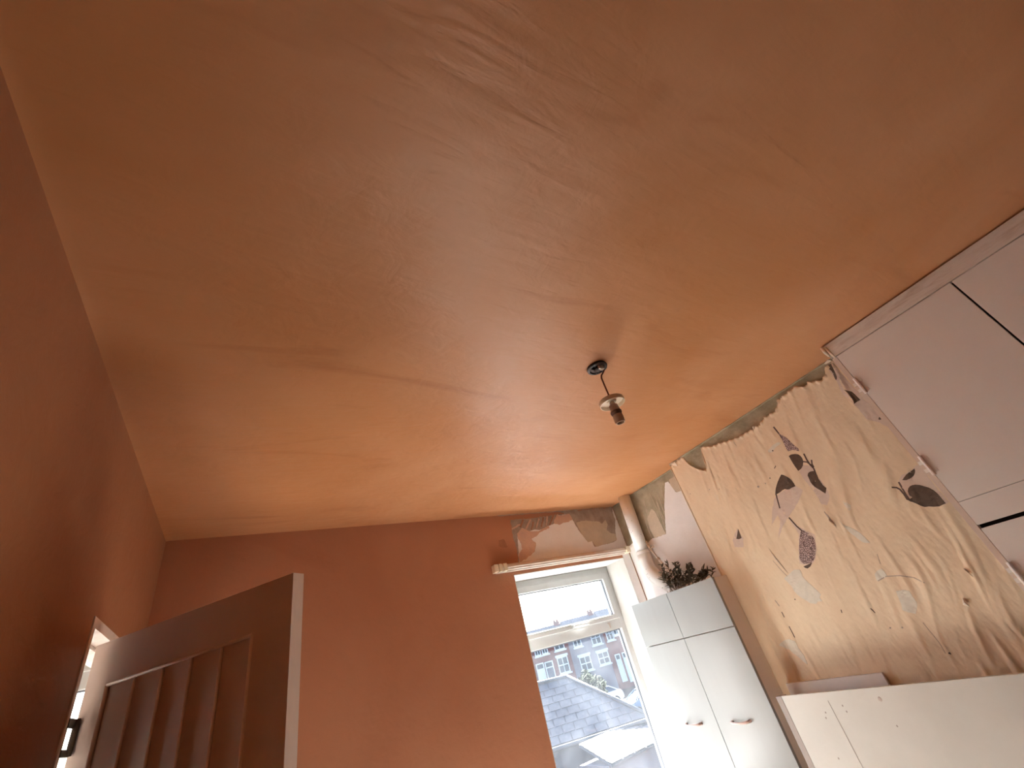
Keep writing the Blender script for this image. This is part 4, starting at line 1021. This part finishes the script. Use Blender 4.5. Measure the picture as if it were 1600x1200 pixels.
# ---- terrace opposite
FO = Vector((24.0, 48.0, 0)); FD = Vector((12.0, -3.0, 0)).normalized()
MF = Matrix(((FD.x, -FD.y, 0, FO.x), (FD.y, FD.x, 0, FO.y), (0, 0, 1, 0), (0, 0, 0, 1)))
def terrace(name, label, s0, s1, wm, zr, items, group=None):
    root = empty(name, tuple(MF @ Vector(((s0 + s1) / 2, 0, GZ))), label, 'house', group or 'terraced houses in the row opposite')
    EZ = zr - 1.0
    bm = bmesh.new(); boxM(bm, (s0, s1, 0, 1.5, GZ, EZ), MF); bm_obj('wall', bm, M[wm], root)
    bm = bmesh.new()
    v = [MF @ Vector(p) for p in ((s0, -0.3, EZ), (s1, -0.3, EZ), (s1, 0.7, zr), (s0, 0.7, zr), (s0, 1.7, EZ), (s1, 1.7, EZ))]
    vv = [bm.verts.new(p) for p in v]
    for f_ in ((0, 1, 2, 3), (3, 2, 5, 4), (0, 3, 4), (1, 5, 2), (0, 4, 5, 1)): bm.faces.new([vv[i] for i in f_])
    bm_obj('roof', bm, M['slate'], root)
    bm = bmesh.new(); boxM(bm, (s1 - 0.8, s1 - 0.2, 0.5, 0.9, zr - 0.6, zr + 0.25), MF); ch = bm_obj('chimney', bm, M['brick'], root)
    for k in range(2):
        bm = bmesh.new(); boxM(bm, (s1 - 0.8 + k * 0.35, s1 - 0.6 + k * 0.35, 0.6, 0.8, zr + 0.25, zr + 0.45), MF, 0.02); bm_obj('chimney_pot', bm, M['brick'], ch)
    for kind, a, b, z0, z1 in items:
        bm = bmesh.new()
        F = 0.11
        for bb in ((a, a + F, z0, z1), (b - F, b, z0, z1), (a + F, b - F, z1 - F, z1), (a + F, b - F, z0, z0 + F)):
            boxM(bm, (bb[0], bb[1], -0.06, 0.05, bb[2], bb[3]), MF)
        if kind == 'w':
            boxM(bm, ((a + b) / 2 - 0.04, (a + b) / 2 + 0.04, -0.05, 0.04, z0 + F, z1 - F), MF)
            boxM(bm, (a + F, b - F, -0.05, 0.04, (z0 + z1) / 2 - 0.05, (z0 + z1) / 2 + 0.05), MF)
            boxM(bm, (a - 0.12, b + 0.12, -0.16, 0.02, z0 - 0.14, z0), MF)
            boxM(bm, (a - 0.12, b + 0.12, -0.08, 0.02, z1, z1 + 0.22), MF)
            w_ = bm_obj('window', bm, M['frame_w'], root)
            bm = bmesh.new(); boxM(bm, (a + F, b - F, -0.01, 0.01, z0 + F, z1 - F), MF); bm_obj('pane', bm, M['house_glass'], w_)
        else:
            boxM(bm, (a + F, b - F, -0.05, 0.04, z1 - 0.6, z1 - 0.5), MF)
            w_ = bm_obj('doorway', bm, M['frame_w'], root)
            bm = bmesh.new(); boxM(bm, (a + F, b - F, -0.02, 0.02, z0, z1 - 0.6), MF)
            bm_obj('door', bm, M['frame_w'] if kind == 'dw' else M['door_dark'], w_)
            bm = bmesh.new(); boxM(bm, (a + F, b - F, -0.01, 0.01, z1 - 0.5, z1 - F), MF); bm_obj('pane', bm, M['house_glass'], w_)
    return root
for k in range(1, 4):
    q = -2.0 - 4.605 * k
    terrace('terraced_house', ['', 'terraced house just out of view along the row', 'terraced house out of view further along the row', 'last terraced house out of view along the row'][k], q, q + 4.6, 'brick' if k != 2 else 'brick_pale', 4.65,
            [('dd', q + 0.4, q + 1.35, -0.6, 1.45), ('w', q + 2.3, q + 3.6, -0.1, 1.45), ('w', q + 0.5, q + 1.4, 2.1, 3.4), ('w', q + 2.4, q + 3.5, 2.1, 3.4)])
terrace('terraced_house', 'red brick terraced house furthest left of those seen in the window', -1.995, 2.6, 'brick', 4.65, [('dd', -1.6, -0.65, -0.6, 1.45), ('w', 0.3, 1.6, -0.1, 1.45), ('w', -1.5, -0.6, 2.1, 3.4), ('w', 0.4, 1.5, 2.1, 3.4)])
terrace('terraced_house', 'red brick terraced house opposite with two front doors side by side', 2.605, 7.2, 'brick', 4.65, [('dw', 3.016, 3.917, -0.6, 1.45), ('dd', 4.014, 4.963, -0.636, 1.414), ('w', 5.466, 6.716, -0.017, 1.483), ('w', 3.191, 3.891, 2.104, 3.454), ('w', 4.03, 4.73, 2.113, 3.463), ('w', 5.508, 6.708, 2.129, 3.479)])
terrace('terraced_house', 'pale painted terraced house in the middle of the row opposite', 7.205, 11.6, 'brick_pale', 4.8, [('w', 7.979, 9.329, -0.396, 0.972), ('w', 10.183, 11.533, -0.286, 0.902), ('w', 7.782, 8.782, 1.933, 3.283), ('w', 10.013, 11.213, 1.667, 3.017)])
terrace('terraced_house', 'red brick terraced house with tall white doors right of the pale one', 11.605, 16.4, 'brick', 4.95, [('w', 11.931, 12.831, 1.7, 3.05), ('w', 12.88, 13.78, 2.048, 3.398), ('dw', 12.2, 12.85, -2.3, 0.3), ('dw', 13.1, 13.8, -2.5, 0.3)])

# far garden walls, bush, cars
def bush(name, label, x, y, z0, rx, ry, h, n, seed, cat='bush'):
    rr = random.Random(seed)
    root = empty(name, (x, y, z0), label, cat)
    bm = bmesh.new()
    for k in range(6):
        a = k * 1.05
        tube(bm, [(x + 0.1 * math.cos(a), y + 0.1 * math.sin(a), z0), (x + rx * 0.5 * math.cos(a), y + ry * 0.5 * math.sin(a), z0 + h * 0.7)], [0.06, 0.02], 6)
    bm_obj('branches', bm, M['bark'], root)
    vs, fs = [], []
    for k in range(n):
        a = rr.uniform(0, 2 * math.pi); cz = rr.uniform(-0.25, 1); r = math.sqrt(max(0, 1 - cz * cz)) * rr.uniform(0.8, 1.02)
        q = Vector((math.cos(a) * r * rx, math.sin(a) * r * ry, (cz + 0.25) / 1.25 * h * rr.uniform(0.9, 1.02)))
        q += Vector((noise.noise(q * 1.1), noise.noise(q * 1.2 + Vector((4, 0, 0))), noise.noise(q * 1.3))) * 0.45
        q += Vector((x, y, z0))
        d = Vector((rr.gauss(0, 1), rr.gauss(0, 1), rr.gauss(0, 1))).normalized(); s = d.orthogonal().normalized()
        L_ = rr.uniform(0.10, 0.2)
        i = len(vs)
        vs += [q, q + d * L_ * .5 + s * L_ * .3, q + d * L_, q + d * L_ * .5 - s * L_ * .3]
        fs.append((i, i + 1, i + 2, i + 3))
    me = bpy.data.meshes.new('foliage'); me.from_pydata(vs, [], fs)
    o = link('foliage', me, M['leafy'], root); o['kind'] = 'stuff'
    return root
BSH = (18.7682,27.0,-0.7723)
bush('green_bush', 'wide pale green bush in front of the terrace', BSH[0], 27.0, GZ, 1.55, 1.2, 3.288, 9000, 4)

def car(name, label, x, y, ang, paint, s=1.0):
    root = empty(name, (x, y, GZ), label, 'car', 'cars parked beyond the roofs')
    MC = Matrix.Translation((x, y, GZ)) @ Matrix.Rotation(ang, 4, 'Z') @ Matrix.Scale(s, 4)
    prof = [(-2.1, 0.3), (-2.15, 0.62), (-1.95, 0.86), (-1.05, 0.98), (1.55, 1.0), (2.0, 0.93), (2.1, 0.6), (2.05, 0.3)]
    bm = bmesh.new()
    L_ = [bm.verts.new(MC @ Vector((a, -0.84, b))) for a, b in prof]; R2 = [bm.verts.new(MC @ Vector((a, 0.84, b))) for a, b in prof]
    for i in range(len(prof)): bm.faces.new((L_[i], L_[(i + 1) % len(prof)], R2[(i + 1) % len(prof)], R2[i]))
    bm.faces.new(L_); bm.faces.new(R2[::-1])
    bmesh.ops.bevel(bm, geom=[e for e in bm.edges], offset=0.07 * s, segments=3, affect='EDGES')
    body = bm_obj('body', bm, M[paint], root, smooth=True)
    def slab(nm, prof2, w0, w1, m, par):
        bm = bmesh.new()
        n = len(prof2)
        L_ = [bm.verts.new(MC @ Vector((a, -(w0 + (w1 - w0) * t_), b))) for a, b, t_ in prof2]; R2 = [bm.verts.new(MC @ Vector((a, (w0 + (w1 - w0) * t_), b))) for a, b, t_ in prof2]
        for i in range(n): bm.faces.new((L_[i], L_[(i + 1) % n], R2[(i + 1) % n], R2[i]))
        bm.faces.new(L_); bm.faces.new(R2[::-1])
        return bm_obj(nm, bm, M[m], par)
    slab('cabin_glass', [(-1.15, 0.97, 0), (-0.45, 1.38, 1), (0.95, 1.38, 1), (1.6, 0.98, 0)], 0.76, 0.60, 'house_glass', root)
    bm = bmesh.new()
    for sgn in (-1, 1):
        tube(bm, [MC @ Vector(p) for p in ((-1.25, sgn * 0.76, 0.97), (-0.85, sgn * .70, 1.22), (-0.45, sgn * 0.62, 1.40), (0.25, sgn * 0.61, 1.44), (0.95, sgn * 0.62, 1.40), (1.35, sgn * .7, 1.18), (1.65, sgn * 0.76, 0.98))], 0.045 * s, 6)
        tube(bm, [MC @ Vector((0.15, sgn * .765, 0.98)), MC @ Vector((0.2, sgn * 0.62, 1.40))], 0.035 * s, 6)
    boxM(bm, (-0.5, 1.0, -0.62, 0.62, 1.385, 1.43), MC, 0.015)
    bm_obj('roof_frame', bm, M[paint], root)
    for a in (-1.3, 1.3):
        for sgn in (-1, 1):
            bm = bmesh.new(); tube(bm, [MC @ Vector((a, sgn * 0.68, 0.31)), MC @ Vector((a, sgn * 0.86, 0.31))], 0.31 * s, 20)
            wl = bm_obj('wheel', bm, M['tyre'], root)
            bm = bmesh.new(); tube(bm, [MC @ Vector((a, sgn * 0.80, 0.31)), MC @ Vector((a, sgn * 0.875, 0.31))], 0.19 * s, 14); bm_obj('hub', bm, M['chrome'], wl)
    for sgn in (-1, 1):
        bm = bmesh.new(); boxM(bm, (-2.13, -1.95, sgn * 0.62 - 0.15, sgn * 0.62 + 0.15, 0.62, 0.76), MC, 0.02); bm_obj('headlamp', bm, M['frame_w'], root)
    return root
CARP = (23.8257,28.2147,-2.2)
car('parked_car', 'blue-grey car parked at the right beyond the roofs', CARP[0]+0.3, CARP[1], -0.25, 'car_paint')
CP2 = (26.9659,37.7812,-1.6)
car('parked_car', 'white car half hidden behind the slate roof, beyond the bush', CP2[0], CP2[1], -0.3, 'car_white')
